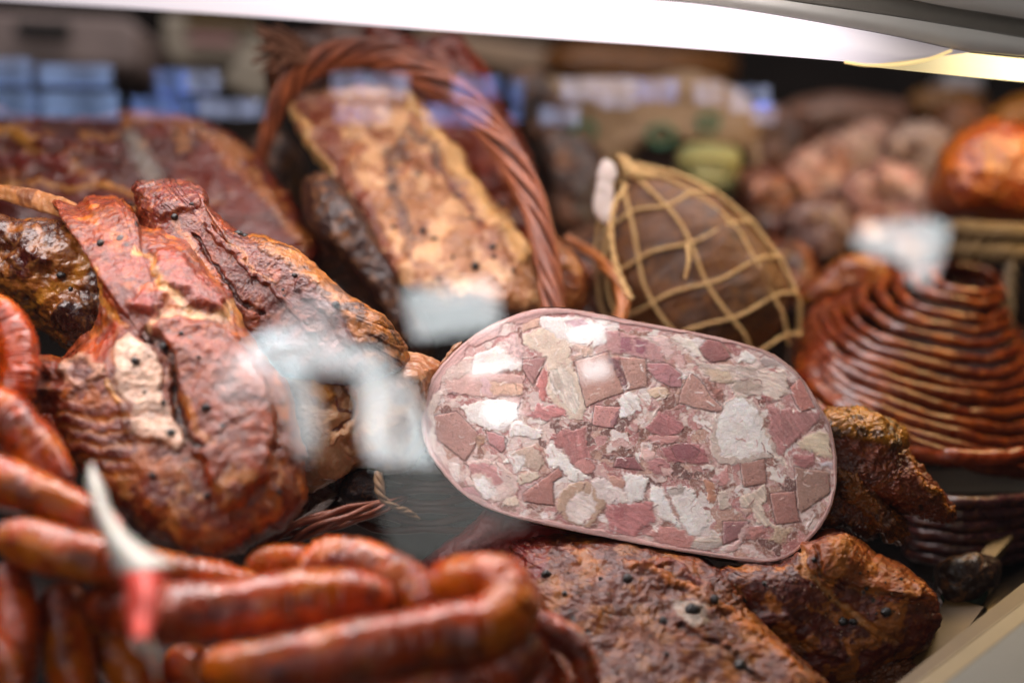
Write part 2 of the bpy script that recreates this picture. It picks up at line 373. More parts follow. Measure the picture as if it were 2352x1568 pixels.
# lamps inside the case: a long diffuser under an aluminium rail
def ribbon(name, lo, up, d, mat, thick=0.012, bulge=0.0, parent=None, n=80, rows=10):
    """strip between a lower and an upper line read off the photo; real thickness behind it"""
    uu = np.linspace(max(lo[0][0], up[0][0]) if lo[0][0] == up[0][0] else lo[0][0], min(lo[-1][0], up[-1][0]) if lo[-1][0] == up[-1][0] else lo[-1][0], n)
    def rs3(pl):
        sp = spline(pl, 400); t = np.linspace(pl[0][0], pl[-1][0], n); return np.stack([t, np.interp(t, sp[:, 0], sp[:, 1])], 1)
    lo = rs3(lo); up = rs3(up)
    dof = lambda u: np.interp(u, [-300, 2700], [.90, .60]) + d
    V = []; 
    for r in range(rows):
        t = r / (rows - 1); uvv = lo * (1 - t) + up * t
        V.append(P(uvv[:, 0], uvv[:, 1], dof(uvv[:, 0]) - bulge * math.sin(math.pi * t)))
    for r in range(rows):
        t = 1 - r / (rows - 1); uvv = lo * (1 - t) + up * t
        V.append(P(uvv[:, 0], uvv[:, 1], dof(uvv[:, 0]) + thick))
    V = np.array(V); R = len(V); V = V.reshape(-1, 3); F = gridfaces(R, n, False)
    c = np.arange(n - 1); F = np.vstack([F, np.stack([(R - 1) * n + c, (R - 1) * n + c + 1, c + 1, c], 1)])
    caps = [[r * n for r in range(R)], [r * n + n - 1 for r in range(R)][::-1]]
    return meshobj(name, V, [list(map(int, f)) for f in F] + caps, mat, parent)
# emission fades towards the dark end of the tube
def tubemat(name, rgb, s, u0, u1, d, floor=0.03):
    m, nt, b = newmat(name); L = nt.links
    ge = N(nt, 'ShaderNodeNewGeometry'); sx = N(nt, 'ShaderNodeSeparateXYZ'); L.new(ge.outputs['Position'], sx.inputs[0])
    x0 = float(P(u0, 100, d)[0]); x1 = float(P(u1, 100, d)[0])
    mr = N(nt, 'ShaderNodeMapRange', interpolation_type='SMOOTHSTEP'); L.new(sx.outputs[0], mr.inputs[0])
    mr.inputs[1].default_value = x0; mr.inputs[2].default_value = x1; mr.inputs[3].default_value = s; mr.inputs[4].default_value = s * floor
    b.inputs['Base Color'].default_value = (0.22, 0.19, 0.15, 1); b.inputs['Emission Color'].default_value = (*rgb, 1)
    m2 = N(nt, 'ShaderNodeMapRange'); L.new(sx.outputs[0], m2.inputs[0]); m2.inputs[1].default_value = float(P(-100, 0, .8)[0]); m2.inputs[2].default_value = float(P(1300, 0, .75)[0]); m2.inputs[3].default_value = 0.72; m2.inputs[4].default_value = 1.15
    mm = N(nt, 'ShaderNodeMath', operation='MULTIPLY'); L.new(mr.outputs[0], mm.inputs[0]); L.new(m2.outputs[0], mm.inputs[1])
    L.new(mm.outputs[0], b.inputs['Emission Strength']); return m
t = empty('tube_lamp', P(1000, 60, 0.75), 'long glowing pinkish white tube lamp across the top of the case', 'lamp')
UPE = [(-300, -75), (400, -62), (1000, -38), (1350, -10), (1640, 14), (2000, 74), (2180, 112), (2230, 121)]
LOE = [(-300, -26), (0, 0), (500, 32), (1000, 70), (1350, 95), (1548, 109), (1934, 141), (1990, 150)]
ribbon('diffuser', LOE, UPE, 0.004, tubemat('tube_glow', (1.0, 0.87, 0.95), 1.12, 1860, 2120, 0.67, 0.22), 0.02, 0.006, t)
strands('end_ring', [(1940, 143, .652, 3), (1990, 150, .648, 3), (2060, 149, .645, 3), (2130, 137, .645, 3), (2185, 117, .65, 3)], emis('warm_ring', (1, .72, .3), 1.0), n=1, rs_=0.99, turns=0, parent=t)
t = empty('spot_lamp', P(2300, 150, 0.66), 'warm yellow lamp glowing beside the end of the white tube', 'lamp')
ribbon('diffuser', [(1938, 145), (2060, 160), (2352, 188), (2700, 216)], [(2190, 119), (2240, 124), (2352, 136), (2700, 170)], 0.008, tubemat('warm_glow', (1.0, 0.78, 0.40), 3.0, 2400, 2100, 0.65, 0.2), 0.02, 0.004, t)
t = empty('light_rail', P(2000, 40, 0.66), 'grey aluminium light rail above the lamps at the top edge', 'rail')
M_alu = plain('brushed_aluminium', '#a09e97', rough=0.6, metal=0.0, noise=0.08, nsc=30, bump=0.03)
ribbon('lower_lip', [(a, b - 2) for a, b in UPE] + [(2352, 131), (2700, 166)], [(-300, -140), (400, -135), (1000, -112), (1550, -40), (1790, 0), (2060, 40), (2352, 88), (2700, 150)], 0.0, M_alu, 0.03, 0.002, t)
ribbon('groove', [(-300, -142), (400, -137), (1000, -114), (1550, -42), (1790, -2), (2060, 38), (2352, 86), (2700, 148)], [(-300, -200), (400, -200), (1000, -190), (1700, -110), (2060, -6), (2352, 46), (2700, 105)], 0.006, plain('groove_grey', '#5a554c', rough=0.8), 0.02, -0.002, t)
ribbon('upper_lip', [(-300, -202), (400, -202), (1000, -192), (1700, -112), (2060, -8), (2352, 44), (2700, 103)], [(-300, -400), (400, -400), (1000, -400), (1700, -380), (2060, -330), (2352, -260), (2700, -180)], 0.0, M_alu, 0.03, 0.0, t)

# front glass
mg, nt, b = newmat('case_glass'); nt.nodes.remove(b); out = nt.nodes['Material Output']
tr = N(nt, 'ShaderNodeBsdfTransparent'); tr.inputs[0].default_value = (0.985, 0.995, 0.99, 1)
gl = N(nt, 'ShaderNodeBsdfGlossy'); gl.inputs['Roughness'].default_value = 0.0
mx = N(nt, 'ShaderNodeMixShader'); mx.inputs[0].default_value = 0.045
nt.links.new(tr.outputs[0], mx.inputs[1]); nt.links.new(gl.outputs[0], mx.inputs[2]); nt.links.new(mx.outputs[0], out.inputs[0])
GT = math.radians(20); GN = np.array([0, -math.cos(GT), math.sin(GT)]); GU = np.array([0, math.sin(GT), math.cos(GT)])
G0 = P(1176, 784, 0.33)
gv = [G0 + RT * sx * 1.3 + GU * sy for sx, sy in ((-1, -0.26), (1, -0.26), (1, 0.34), (-1, 0.34))]
V, F = prism(gv, 0.005, -GN)
g = meshobj('glass_screen', V, F, mg, smooth_=False); tag(g, 'clear front glass of the display case, full of pale reflections', 'glass')

# what the glass mirrors: unseen blue windows and added glowing shapes behind the camera
def mirror(u, v, yw):
    u = np.asarray(u, float); v = np.asarray(v, float); D = P(u, v, np.ones_like(u)) - CAM
    s = ((G0 - CAM) @ GN) / (D @ GN); H = CAM + D * s[:, None]; R = D - 2 * (D @ GN)[:, None] * GN
    return H + R * ((yw - H[:, 1]) / R[:, 1])[:, None]
def bright(name, polys, mats, yw, label, cat, group=None, part='pane'):
    a = np.vstack([mirror([p[0] for p in q], [p[1] for p in q], yw) for q in polys]); c = a.mean(0)
    e = empty(name, c, label, cat, group)
    for i, q in enumerate(polys):
        uv = spline(q, 4 * len(q), True) if len(q) > 4 else np.array(q, float)
        p3 = mirror(uv[:, 0], uv[:, 1], yw)
        Vv, Fv = prism(p3, 0.006, (0, -1, 0)); meshobj(part, Vv, Fv, mats[i % len(mats)], e, smooth_=False)
    return e
def rect(a, b, c, d): return [(a, b), (c, b + (c - a) * .012), (c, d + (c - a) * .012), (a, d)]
MB = [emis('daylight_blue_%d' % i, c, s, 0.5, sc) for i, (c, s, sc) in enumerate([((.42, .58, 1), 4.0, (60, 60, 8)), ((.30, .45, 1), 3.6, (180, 60, 30)), ((.62, .68, 1), 3.6, (120, 60, 20))])]
bright('shop_window', [rect(-60, 130, 60, 188), rect(84, 146, 245, 190), rect(-60, 208, 70, 262), rect(86, 210, 262, 264)], [MB[0]], -0.34, 'wide blue daylit window mirrored at the far left of the glass', 'window')
bright('shop_window', [rect(352, 158, 420, 210), rect(424, 160, 496, 206), rect(300, 222, 390, 262), rect(396, 224, 440, 262), rect(455, 226, 600, 264)], [MB[1], MB[2], MB[1]], -0.34, 'small paned blue window mirrored left of the basket handle', 'window')
bright('shop_window', [rect(762, 166, 820, 212), rect(824, 168, 936, 214), rect(770, 236, 812, 276), rect(818, 238, 888, 276)], [MB[2], MB[2], MB[1]], -0.34, 'whitish blue window mirrored on the tan bacon inside the handle', 'window')
bright('shop_window', [rect(1040, 174, 1150, 218), rect(975, 240, 1120, 280), rect(1170, 182, 1204, 224), rect(1172, 240, 1200, 272)], [MB[1], MB[1]], -0.34, 'dim blue window mirrored across the right side of the handle', 'window')
bright('shop_window', [rect(1290, 178, 1370, 222), rect(1376, 176, 1460, 240), rect(1468, 182, 1560, 226), rect(1600, 186, 1660, 232), rect(1240, 244, 1330, 280)], [MB[2], MB[2], MB[1]], -0.34, 'grey blue window mirrored over the brown paper bag', 'window')
bright('shop_window', [rect(1680, 196, 1770, 250), rect(1735, 236, 1785, 278)], [MB[2]], -0.34, 'pale blue window mirrored just right of the paper bag', 'window')
MW = [emis('white_light_%d' % i, (0.93, .98, 1.0), s, 0.15, (14, 14, 14)) for i, s in enumerate((9, 5.5, 3.4, 2.4, 10.5))]  # unseen glowing shapes added to give the glass its white patches
bright('mirrored_glow', [[(925, 668), (1140, 640), (1150, 752), (950, 778)]], [MW[0]], -0.75, 'added glowing white shape mirrored below the tan bacon, nearly square', 'lamp', part='glow_shape')
bright('mirrored_glow', [[(590, 790), (660, 705), (735, 665), (775, 690), (770, 755), (700, 770), (640, 780)], [(480, 870), (550, 805), (600, 838), (640, 885), (610, 925), (560, 900), (520, 935)]], [MW[2]], -1.05, 'added pair of dim glowing white shapes mirrored over the smoked knuckle', 'lamp', part='glow_shape')
bright('mirrored_glow', [[(555, 800), (640, 770), (790, 780), (800, 850), (700, 850), (610, 850)], [(640, 850), (705, 860), (728, 960), (725, 1020), (675, 1025), (660, 940)], [(690, 1030), (712, 1030), (708, 1060), (692, 1055)]], [MW[0], MW[1], MW[2]], -1.05, 'added bent glowing white shape mirrored along the edge of the pale ham end', 'lamp', part='glow_shape')
bright('mirrored_glow', [[(795, 805), (875, 815), (905, 900), (900, 960), (905, 1050), (860, 1065), (830, 1000), (825, 900)], [(912, 860), (950, 900), (1000, 1090), (925, 1110), (910, 1040), (925, 990)]], [MW[4], MW[0]], -0.95, 'added pair of steep glowing white strips mirrored left of the brawn slice', 'lamp', part='strip')
bright('mirrored_glow', [[(1330, 830), (1395, 825), (1405, 865), (1340, 875)], [(1310, 745), (1390, 735), (1395, 775), (1310, 790)], [(1100, 930), (1190, 920), (1200, 965), (1120, 975)], [(1070, 845), (1160, 830), (1150, 860), (1080, 870)]], [MW[0], MW[1], MW[0], MW[1]], -0.34, 'four added small glowing white shapes mirrored on the upper left of the brawn slice', 'lamp', part='glow_spot')
bright('mirrored_glow', [[(1965, 545), (2010, 515), (2165, 510), (2175, 560), (2140, 650), (2095, 640), (2080, 600), (2000, 580)]], [MW[0]], -0.75, 'added angular glowing white shape mirrored above the coiled sausages', 'lamp', part='glow_shape')
bright('mirrored_glow', [[(880, 1090), (1010, 1080), (1190, 1180), (1200, 1210), (985, 1285), (890, 1240)]], [emis('grey_green_light', (.84, .88, .84), 1.0, 0.3, (14, 14, 14))], -0.60, 'added dim glowing grey green shape mirrored below the left end of the slice', 'lamp', part='glow_shape')
bright('mirrored_glow', [[(275, 300), (310, 298), (370, 405), (330, 420)]], [emis('dim_light', (.95, .95, .8), 1.8)], -0.30, 'added narrow slanting glowing grey strip mirrored at the upper left', 'lamp', part='strip')

# ------------------------------------------------------------------ background things

M_box = plain('grey_card', '#b09c98', rough=0.6, noise=0.2, nsc=25); M_cream = plain('cream_card', '#c4b8a6', rough=0.6, nsc=20)
M_black = plain('black_plastic', '#120e0f', rough=0.5)
def standing(name, poly, d, thick, mat, label, cat, group=None, parent=None):
    p3 = P([p[0] for p in poly], [p[1] for p in poly], [d] * len(poly)); V, F = prism(p3, thick, FW)
    o = meshobj(name, V, F, mat, parent, smooth_=False); bv = o.modifiers.new('bevel', 'BEVEL'); bv.width = 0.006; bv.segments = 2
    if label: tag(o, label, cat, group)
    return o
e = empty('scale', P(150, 200, 1.35), 'blurred grey weighing scale with a black display far at the upper left', 'scale')
standing('housing', [(-80, 20), (290, 40), (318, 60), (312, 158), (-80, 150)], 1.36, 0.15, M_box, None, None, parent=e)
standing('display', [(28, 45), (160, 50), (158, 92), (32, 84)], 1.345, 0.01, M_black, None, None, parent=e)
standing('foot', [(-80, 150), (250, 160), (250, 215), (-80, 210)], 1.38, 0.1, plain('foot_grey', '#4a4244', rough=0.5), None, None, parent=e)
e = empty('cardboard_box', P(470, 150, 1.4), 'blurred cream box with a pink label behind the basket', 'box')
standing('carton', [(372, 28), (575, 50), (600, 100), (600, 150), (400, 150), (374, 110)], 1.42, 0.12, M_cream, None, None, parent=e)
standing('label_patch', [(430, 78), (540, 84), (540, 108), (430, 102)], 1.41, 0.004, plain('pink_print', '#c08b8b'), None, None, parent=e)
standing('lid', [(420, 32), (590, 44), (585, 62), (425, 58)], 1.41, 0.01, plain('ochre_print', '#8a6c3a'), None, None, parent=e)
standing('paper_sheet', [(560, 120), (640, 160), (600, 235), (500, 190)], 1.30, 0.01, M_cream, 'blurred cream paper sheet behind the left foot of the basket handle', 'paper')
e = standing('serving_board', [(960, 60), (1270, 110), (1260, 175), (1150, 160), (950, 100)], 1.5, 0.03, plain('pale_board', '#b79a80', rough=0.6), 'blurred pale board behind the top of the basket', 'board')
pillow('smoked_loaf', [(1250, 125), (1330, 100), (1500, 110), (1670, 128), (1690, 165), (1660, 200), (1500, 205), (1330, 190), (1260, 165)], 1.45, .05, meat('loaf_meat', speck=0.2), '#8a5c36', [], seed=31, nth=160, nrg=80, label='blurred brown smoked loaf under the white tube at the back', cat='smoked meat')
M_meatbg = meat('blurred_meat', rough=.45, mottle=.6, msc=40, lightamt=.4)
pillow('smoked_loin', [(1790, 255), (1900, 215), (2050, 235), (2140, 265), (2100, 300), (1930, 300), (1820, 300)], 1.35, .05, M_meatbg, '#8d6a5c', [], seed=32, nth=160, nrg=80, label='blurred greyish pink loin in front of the dark back wall', cat='smoked meat')
pk = '#a8705c'
for i, (oc, dd, bc, lb) in enumerate([
   ([(1790, 400), (1850, 340), (1930, 330), (1960, 400), (1930, 480), (1850, 510), (1800, 470)], 1.12, '#d09c8c', 'blurred pink bacon piece beside the paper bag'),
   ([(1870, 340), (1960, 290), (2060, 300), (2070, 380), (2000, 440), (1900, 420)], 1.2, '#deb4a4', 'blurred pale pink bacon piece, topmost of the heap at right'),
   ([(1930, 430), (2010, 380), (2120, 400), (2170, 470), (2110, 540), (1990, 530)], 1.08, '#d4a094', 'blurred rosy bacon piece above the white reflection'),
   ([(2030, 330), (2110, 280), (2180, 320), (2160, 420), (2080, 430)], 1.18, '#d2b8ac', 'blurred greyish bacon piece left of the round ham'),
   ([(1810, 490), (1900, 450), (1960, 520), (1930, 590), (1840, 580)], 1.0, '#85706c', 'blurred dark grey meat piece over the brown sausage end'),
   ([(1960, 500), (2060, 490), (2120, 560), (2040, 610), (1960, 580)], 1.02, '#7c4a38', 'blurred brown meat piece just behind the coiled sausages')]):
    pillow('bacon_piece', oc, dd, .035, M_meatbg, bc, [dict(noise=60, c='#d8b6a0', t0=.1, t1=.3, a=.7, seed=i), dict(noise=45, c='#4a2018', t0=.15, t1=.35, a=.8, seed=i + 9)], seed=40 + i, amp=4, jag=9, pw=.6, nth=160, nrg=80, label=lb, cat='bacon', group='bacon heap at the right')
pillow('bread_roll', [(2090, 220), (2170, 200), (2260, 215), (2250, 260), (2160, 285), (2095, 260)], 1.3, .04, meat('crust'), '#86603a', [], seed=51, nth=120, nrg=60, label='blurred brown round loaf behind the round ham', cat='loaf')
standing('glass_jar', [(2168, 165), (2262, 168), (2255, 260), (2180, 255)], 1.32, .05, plain('milky_glass', '#a7a9b3', rough=.3), 'blurred pale grey jar under the warm lamp', 'jar')
pillow('cured_ham', [(2270, 270), (2330, 225), (2420, 220), (2460, 300), (2400, 380), (2290, 340)], 1.15, .04, M_meatbg, '#a86a20', [], seed=52, nth=120, nrg=60, label='golden brown meat at the right edge behind the round ham', cat='smoked meat')

# paper bag and jar
M_kraft = plain('kraft_paper', '#b09274', rough=0.75, noise=0.25, nsc=30, bump=.5, sss=.05)
e = empty('paper_bag', P(1500, 400, 1.15), 'blurred brown paper bag with round green stamps', 'bag')
o, p, n = pillow('bag_body', [(1235, 205), (1330, 190), (1480, 178), (1600, 170), (1690, 200), (1738, 260), (1740, 330), (1700, 345), (1620, 330), (1500, 330), (1420, 370), (1330, 400), (1280, 370), (1290, 300)], 1.15, .03, M_kraft, '#b09274', [], parent=e, amp=5, fr=18, ridge=3, rfr=14, seed=60, nth=240, nrg=110, pw=.7)
for su, sv, rr in ((1342, 303, 24), (1518, 312, 28), (1627, 282, 22)):
    V = []; k = 28
    aa = np.linspace(0, 2 * math.pi, k, endpoint=False)
    # ring stamp: a thin raised ring of green ink
    strands('stamp', [(su + rr * math.cos(a), sv + rr * .8 * math.sin(a), 1.112, 7) for a in np.linspace(0, 2 * math.pi, 13)], plain('green_ink', '#3c7a5c'), n=1, rs_=.9, turns=0, parent=e, nseg=60)
tube('paper_strip', [(1728, 330, 1.11, 12), (1738, 370, 1.11, 9), (1732, 410, 1.11, 6)], M_kraft, parent=e, flat=.3)
e = empty('cheese', P(1630, 440, 1.1), 'blurred yellow green round cheese tied with a pale band under the paper bag', 'cheese')
pillow('cheese_body', [(1560, 345), (1640, 330), (1695, 345), (1700, 400), (1680, 450), (1600, 455), (1560, 420)], 1.09, .04, plain('pale_wax', '#aaa468', rough=.5, hex2='#8c8a58', nsc=40, sss=.1), '#a39a4e', [], parent=e, seed=61, nth=140, nrg=70)
tube('band', [(1556, 372, 1.05, 7), (1620, 362, 1.045, 7), (1698, 372, 1.05, 7)], plain('pale_band', '#c9bd72', rough=.6), parent=e, flat=.5)

# round ham top right with rope, coiled sausages
M_ham = meat('ham_skin', rough=.38, coat=.4, mottle=.55, msc=45, lightamt=.3, light='#e0a050', speck=.12, spsc=160, sss=.15, bump=.7, bsc=150)
e = empty('round_ham', P(2300, 450, 0.98), 'round glossy orange brown ham bound with rope at the right edge', 'ham')
pillow('ham_body', [(2140, 450), (2155, 370), (2210, 305), (2290, 282), (2400, 300), (2500, 380), (2500, 470), (2400, 520), (2260, 515), (2170, 495)], 0.98, .055, M_ham, '#7a3216', [dict(noise=40, c='#a85a24', t0=0, t1=.3, a=.7), dict(poly=[(2130, 380), (2200, 420), (2230, 520), (2150, 520)], c='#6b2a1c', soft=30, a=.6)], parent=e, seed=70, amp=3, label=None)
M_rope = plain('rope_fibre', '#6d5632', rough=.8, noise=.4, nsc=300, bump=.8)
for k, (vv, rr) in enumerate(((535, 25), (580, 26))):
    strands('rope_turn', [(2178 + 4 * k, vv - 8, .95, rr * .6), (2210, vv - 4, .92, rr), (2290, vv, .905, rr), (2360, vv + 2, .905, rr), (2460, vv - 8, .94, rr)], M_rope, n=3, turns=5, parent=e, rs_=.5, seed=k, wav=.5)
strands('rope_tail', [(2325, 600, .90, 16), (2316, 680, .90, 18), (2312, 770, .89, 18), (2330, 850, .885, 16), (2380, 930, .88, 14)], plain('grey_rope', '#6d5c46', rough=.8, noise=.4, nsc=200, bump=.8), n=3, turns=3, parent=e, rs_=.5)
M_saus = meat('sausage_skin', rough=.34, coat=.45, mottle=.5, msc=60, lightamt=.25, light='#c8702c', dark='#2a0805', speck=0, bump=.35, bsc=130, sss=.22, fine=500)
e = empty('coil_rings', P(2120, 950, 0.88), 'thin brown sausage wound in wide stacked rings under the round ham', 'sausage')
NR = 14
for k in range(NR):
    t = (k + .2) / (NR - .6); jit = random.Random(k).uniform(-5, 5)
    lf = np.interp(t, [0, .15, .35, .6, 1], [2150, 2070, 1955, 1860, 1818]); rt = np.interp(t, [0, .3, .6, .8, 1], [2300, 2320, 2390, 2450, 2560])
    vc = 628 + 215 * t; cu = (lf + rt) / 2; aa = (rt - lf) / 2; bb = 26 + 108 * t; tilt = math.radians(11 + 8 * t); vc += .6 * aa * math.sin(tilt)
    pts = []
    for q in np.linspace(0, 2 * math.pi, 22, endpoint=False):
        x = aa * np.sign(math.cos(q)) * abs(math.cos(q)) ** .8; y = bb * math.sin(q)
        pts.append((cu + x * math.cos(tilt) - y * math.sin(tilt), vc + jit + x * math.sin(tilt) + y * math.cos(tilt) + random.Random(k * 31 + int(q * 10)).uniform(-4, 4), .90 - .085 * math.sin(q) * (0.4 + .8 * t) - .02 * t, 12.0 + 4.0 * t + random.Random(k * 7 + int(q * 5)).uniform(-1, 1)))
    tube('ring', pts, M_saus, '#5c220c', [dict(noise=55, c='#5e2010', t0=.1, t1=.35, a=.7, seed=k), dict(noise=70, c='#8f4418', t0=.15, t1=.35, a=.6, seed=k + 5)], parent=e, closed=True, nseg=240, nc=20, seed=80 + k, amp=1.3, fr=40)
for k, (a, b2, c2, d2) in enumerate(((1830, 905, 2010, 15), (1835, 925, 2050, 14))):
    pass
tube('ring', [(1815, 860, .84, 15), (1860, 925, .80, 17), (1980, 1000, .785, 19), (2130, 1042, .78, 20), (2300, 1052, .78, 20), (2480, 1020, .80, 19)], M_saus, '#86361c', [dict(noise=55, c='#5e2010', t0=.1, t1=.35, a=.7)], parent=e, nseg=240, nc=24, seed=99, amp=1)
# stand the coil is wound on: a dark drum inside
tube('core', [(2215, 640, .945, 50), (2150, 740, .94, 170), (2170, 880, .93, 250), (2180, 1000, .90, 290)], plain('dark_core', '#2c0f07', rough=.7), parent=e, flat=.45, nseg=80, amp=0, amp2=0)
# tray with a pale rim under the coil
e = empty('serving_tray', atz(2200, 1130, .78), 'grey serving tray with a pale rim under the coiled sausages', 'tray')
zt = .782
q = [atz(2030, 1075, zt), atz(2640, 1068, zt), atz(2640, 880, zt), atz(1960, 880, zt)]
V, F = prism(q, .012, (0, 0, -1)); meshobj('tray_plate', V, F, plain('tray_grey', '#3b3a3a', rough=.25, metal=.5), e, smooth_=False)
V, F = prism([atz(2035, 1078, zt + .001), atz(2640, 1070, zt + .001), atz(2640, 1128, zt - .012), atz(2055, 1132, zt - .012)], .006, (0, .6, -1)); meshobj('rim', V, F, plain('pale_rim', '#8b7d6c', rough=.5), e, smooth_=False)
# brown smoked sausage end behind coil
pillow('smoked_sausage', [(1825, 690), (1870, 640), (1930, 590), (1990, 585), (2045, 610), (2040, 650), (1970, 680), (1890, 710), (1840, 715)], .93, .022, M_ham, '#74341a', [dict(noise=50, c='#b0702c', t0=.1, t1=.35, a=.8)], seed=72, amp=3, nth=200, nrg=90, label='orange brown smoked sausage end between the netted ham and the coil', cat='sausage')

# darker pieces filling the case between the nearer meats
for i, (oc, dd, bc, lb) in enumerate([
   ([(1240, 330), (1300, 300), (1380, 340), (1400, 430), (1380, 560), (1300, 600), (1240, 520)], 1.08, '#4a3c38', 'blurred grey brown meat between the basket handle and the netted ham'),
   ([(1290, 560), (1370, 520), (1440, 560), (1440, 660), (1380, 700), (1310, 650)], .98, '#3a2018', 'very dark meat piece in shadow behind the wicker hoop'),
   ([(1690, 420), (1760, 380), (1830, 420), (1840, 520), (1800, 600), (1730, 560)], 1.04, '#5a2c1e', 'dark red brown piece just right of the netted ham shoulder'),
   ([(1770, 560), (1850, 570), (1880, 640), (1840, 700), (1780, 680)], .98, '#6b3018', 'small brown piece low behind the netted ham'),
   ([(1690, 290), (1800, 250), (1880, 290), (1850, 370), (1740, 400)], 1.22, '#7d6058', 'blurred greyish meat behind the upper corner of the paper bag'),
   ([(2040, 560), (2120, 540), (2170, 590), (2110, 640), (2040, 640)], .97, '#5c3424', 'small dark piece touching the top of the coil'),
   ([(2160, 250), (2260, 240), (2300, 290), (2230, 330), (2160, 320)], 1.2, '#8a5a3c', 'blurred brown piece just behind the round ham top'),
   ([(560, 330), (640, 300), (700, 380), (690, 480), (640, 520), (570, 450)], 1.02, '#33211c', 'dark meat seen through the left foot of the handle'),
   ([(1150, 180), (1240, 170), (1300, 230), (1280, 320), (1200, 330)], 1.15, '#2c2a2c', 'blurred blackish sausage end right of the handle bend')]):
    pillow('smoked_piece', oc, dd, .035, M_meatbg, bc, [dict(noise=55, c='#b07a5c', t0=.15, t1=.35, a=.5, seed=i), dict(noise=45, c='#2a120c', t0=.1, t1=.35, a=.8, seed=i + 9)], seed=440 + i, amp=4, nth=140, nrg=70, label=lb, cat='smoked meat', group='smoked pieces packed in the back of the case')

e = empty('coil_rings', atz(2200, 1280, DZ), 'added dim rings standing in for the mirrored coil below the pale tray rim at the right', 'sausage')  # added rings stand in for the coil's reflection, dimness put into their colour
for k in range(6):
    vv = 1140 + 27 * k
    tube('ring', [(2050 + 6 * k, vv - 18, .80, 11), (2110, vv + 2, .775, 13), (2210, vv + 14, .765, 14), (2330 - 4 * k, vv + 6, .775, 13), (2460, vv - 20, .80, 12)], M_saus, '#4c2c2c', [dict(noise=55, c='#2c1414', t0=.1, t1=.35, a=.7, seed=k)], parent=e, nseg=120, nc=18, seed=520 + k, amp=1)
pillow('smoked_piece', [(2150, 1300), (2230, 1270), (2300, 1290), (2290, 1350), (2220, 1400), (2160, 1390)], .74, .02, M_meatbg, '#2c1a10', [], seed=560, amp=3, nth=140, nrg=70, label='small dark brown scrap between the reddish block and the steel corner', cat='smoked meat')
# ------------------------------------------------------------------ netted ham
M_net = plain('net_string', '#c29c66', rough=.75, noise=.3, nsc=400, bump=.5, sss=.1)
e = empty('netted_ham', P(1620, 800, .86), 'dark peppered ham in a yellowish string net behind the slice', 'ham')
axis0 = np.array([1436, 388.]); axis1 = np.array([1672, 830.])
def ham_st(t):
    c = axis0 * (1 - t) + axis1 * t + np.array([0, 0]); r = np.interp(t, [0, .06, .15, .3, .5, .7, .9, 1.1], [16, 50, 98, 150, 190, 205, 200, 150])
    return c, r
path = [(*ham_st(t)[0], .86 - .00 * t, ham_st(t)[1]) for t in np.linspace(0, 1.08, 12)]
tube('ham_body', path, meat('peppered_rind', rough=.55, coat=.1, mottle=.6, msc=60, lightamt=.35, light='#a06c2c', speck=.3, spsc=420, bump=.9, bsc=300), '#5e3818', [dict(noise=30, c='#38200f', t0=0, t1=.3, a=.8)], parent=e, flat=.62, nseg=160, nc=90, amp=1.5, seed=101)
ax = (axis1 - axis0) / np.linalg.norm(axis1 - axis0); pn = np.array([ax[1], -ax[0]])
def on_ham(t, a, lift=.0025):              # point on the ham surface: a = angle, 0 = right edge, pi/2 = facing the viewer
    c, r = ham_st(t); R = r * .86 * KPX * 1.01 + lift * .8; A = RT * pn[0] - UP * pn[1]
    q = P(c[0], c[1], .86) + R * (math.cos(a) * A - .62 * math.sin(a) * FW); u, v, d = PX(q); return (float(u), float(v), float(d))
rnd = random.Random(3)
for k, a in enumerate(np.radians([4, 44, 80, 116, 150, 177])):
    strands('net_strand', [(*on_ham(t, a + .06 * math.sin(t * 9 + k)), 4.6 + (2.0 if k == 0 else 0)) for t in np.linspace(0.0, 1.05, 16)], M_net, n=3, turns=22, parent=e, rs_=.62, seed=k, nseg=200)
for k, t0 in enumerate((.22, .42, .62, .80, .98)):
    strands('net_strand', [(*on_ham(t0 + .05 * math.cos(a) + .012 * math.sin(a * 6), a), 4.4) for a in np.linspace(-.1, math.pi + .1, 18)], M_net, n=3, turns=20, parent=e, rs_=.62, seed=20 + k, nseg=200)
strands('knot', [(1418, 358, .86, 5), (1436, 372, .855, 13), (1450, 395, .85, 15), (1475, 402, .85, 10), (1510, 405, .85, 6)], M_net, n=4, turns=3, parent=e, rs_=.5)
strands('loose_string', [(1440, 425, .83, 6), (1412, 470, .82, 7), (1404, 540, .815, 7), (1418, 620, .81, 8), (1450, 688, .80, 8)], M_net, n=2, turns=6, parent=e, rs_=.6)
strands('loose_string', [(1578, 560, .785, 5), (1582, 600, .782, 6), (1574, 640, .782, 4)], M_net, n=3, turns=3, parent=e, rs_=.6)
M_tag = plain('white_card', '#cfc0b8', rough=.5, noise=.05, sss=.1)
pillow('price_tag', [(1380, 372), (1402, 370), (1416, 395), (1408, 430), (1412, 500), (1404, 517), (1376, 505), (1362, 470), (1370, 420)], .85, .003, M_tag, '#cfc0b8', [], seed=5, amp=.5, pw=.5, nth=120, nrg=40, label='small crumpled white tag hanging left of the netted ham', cat='tag')

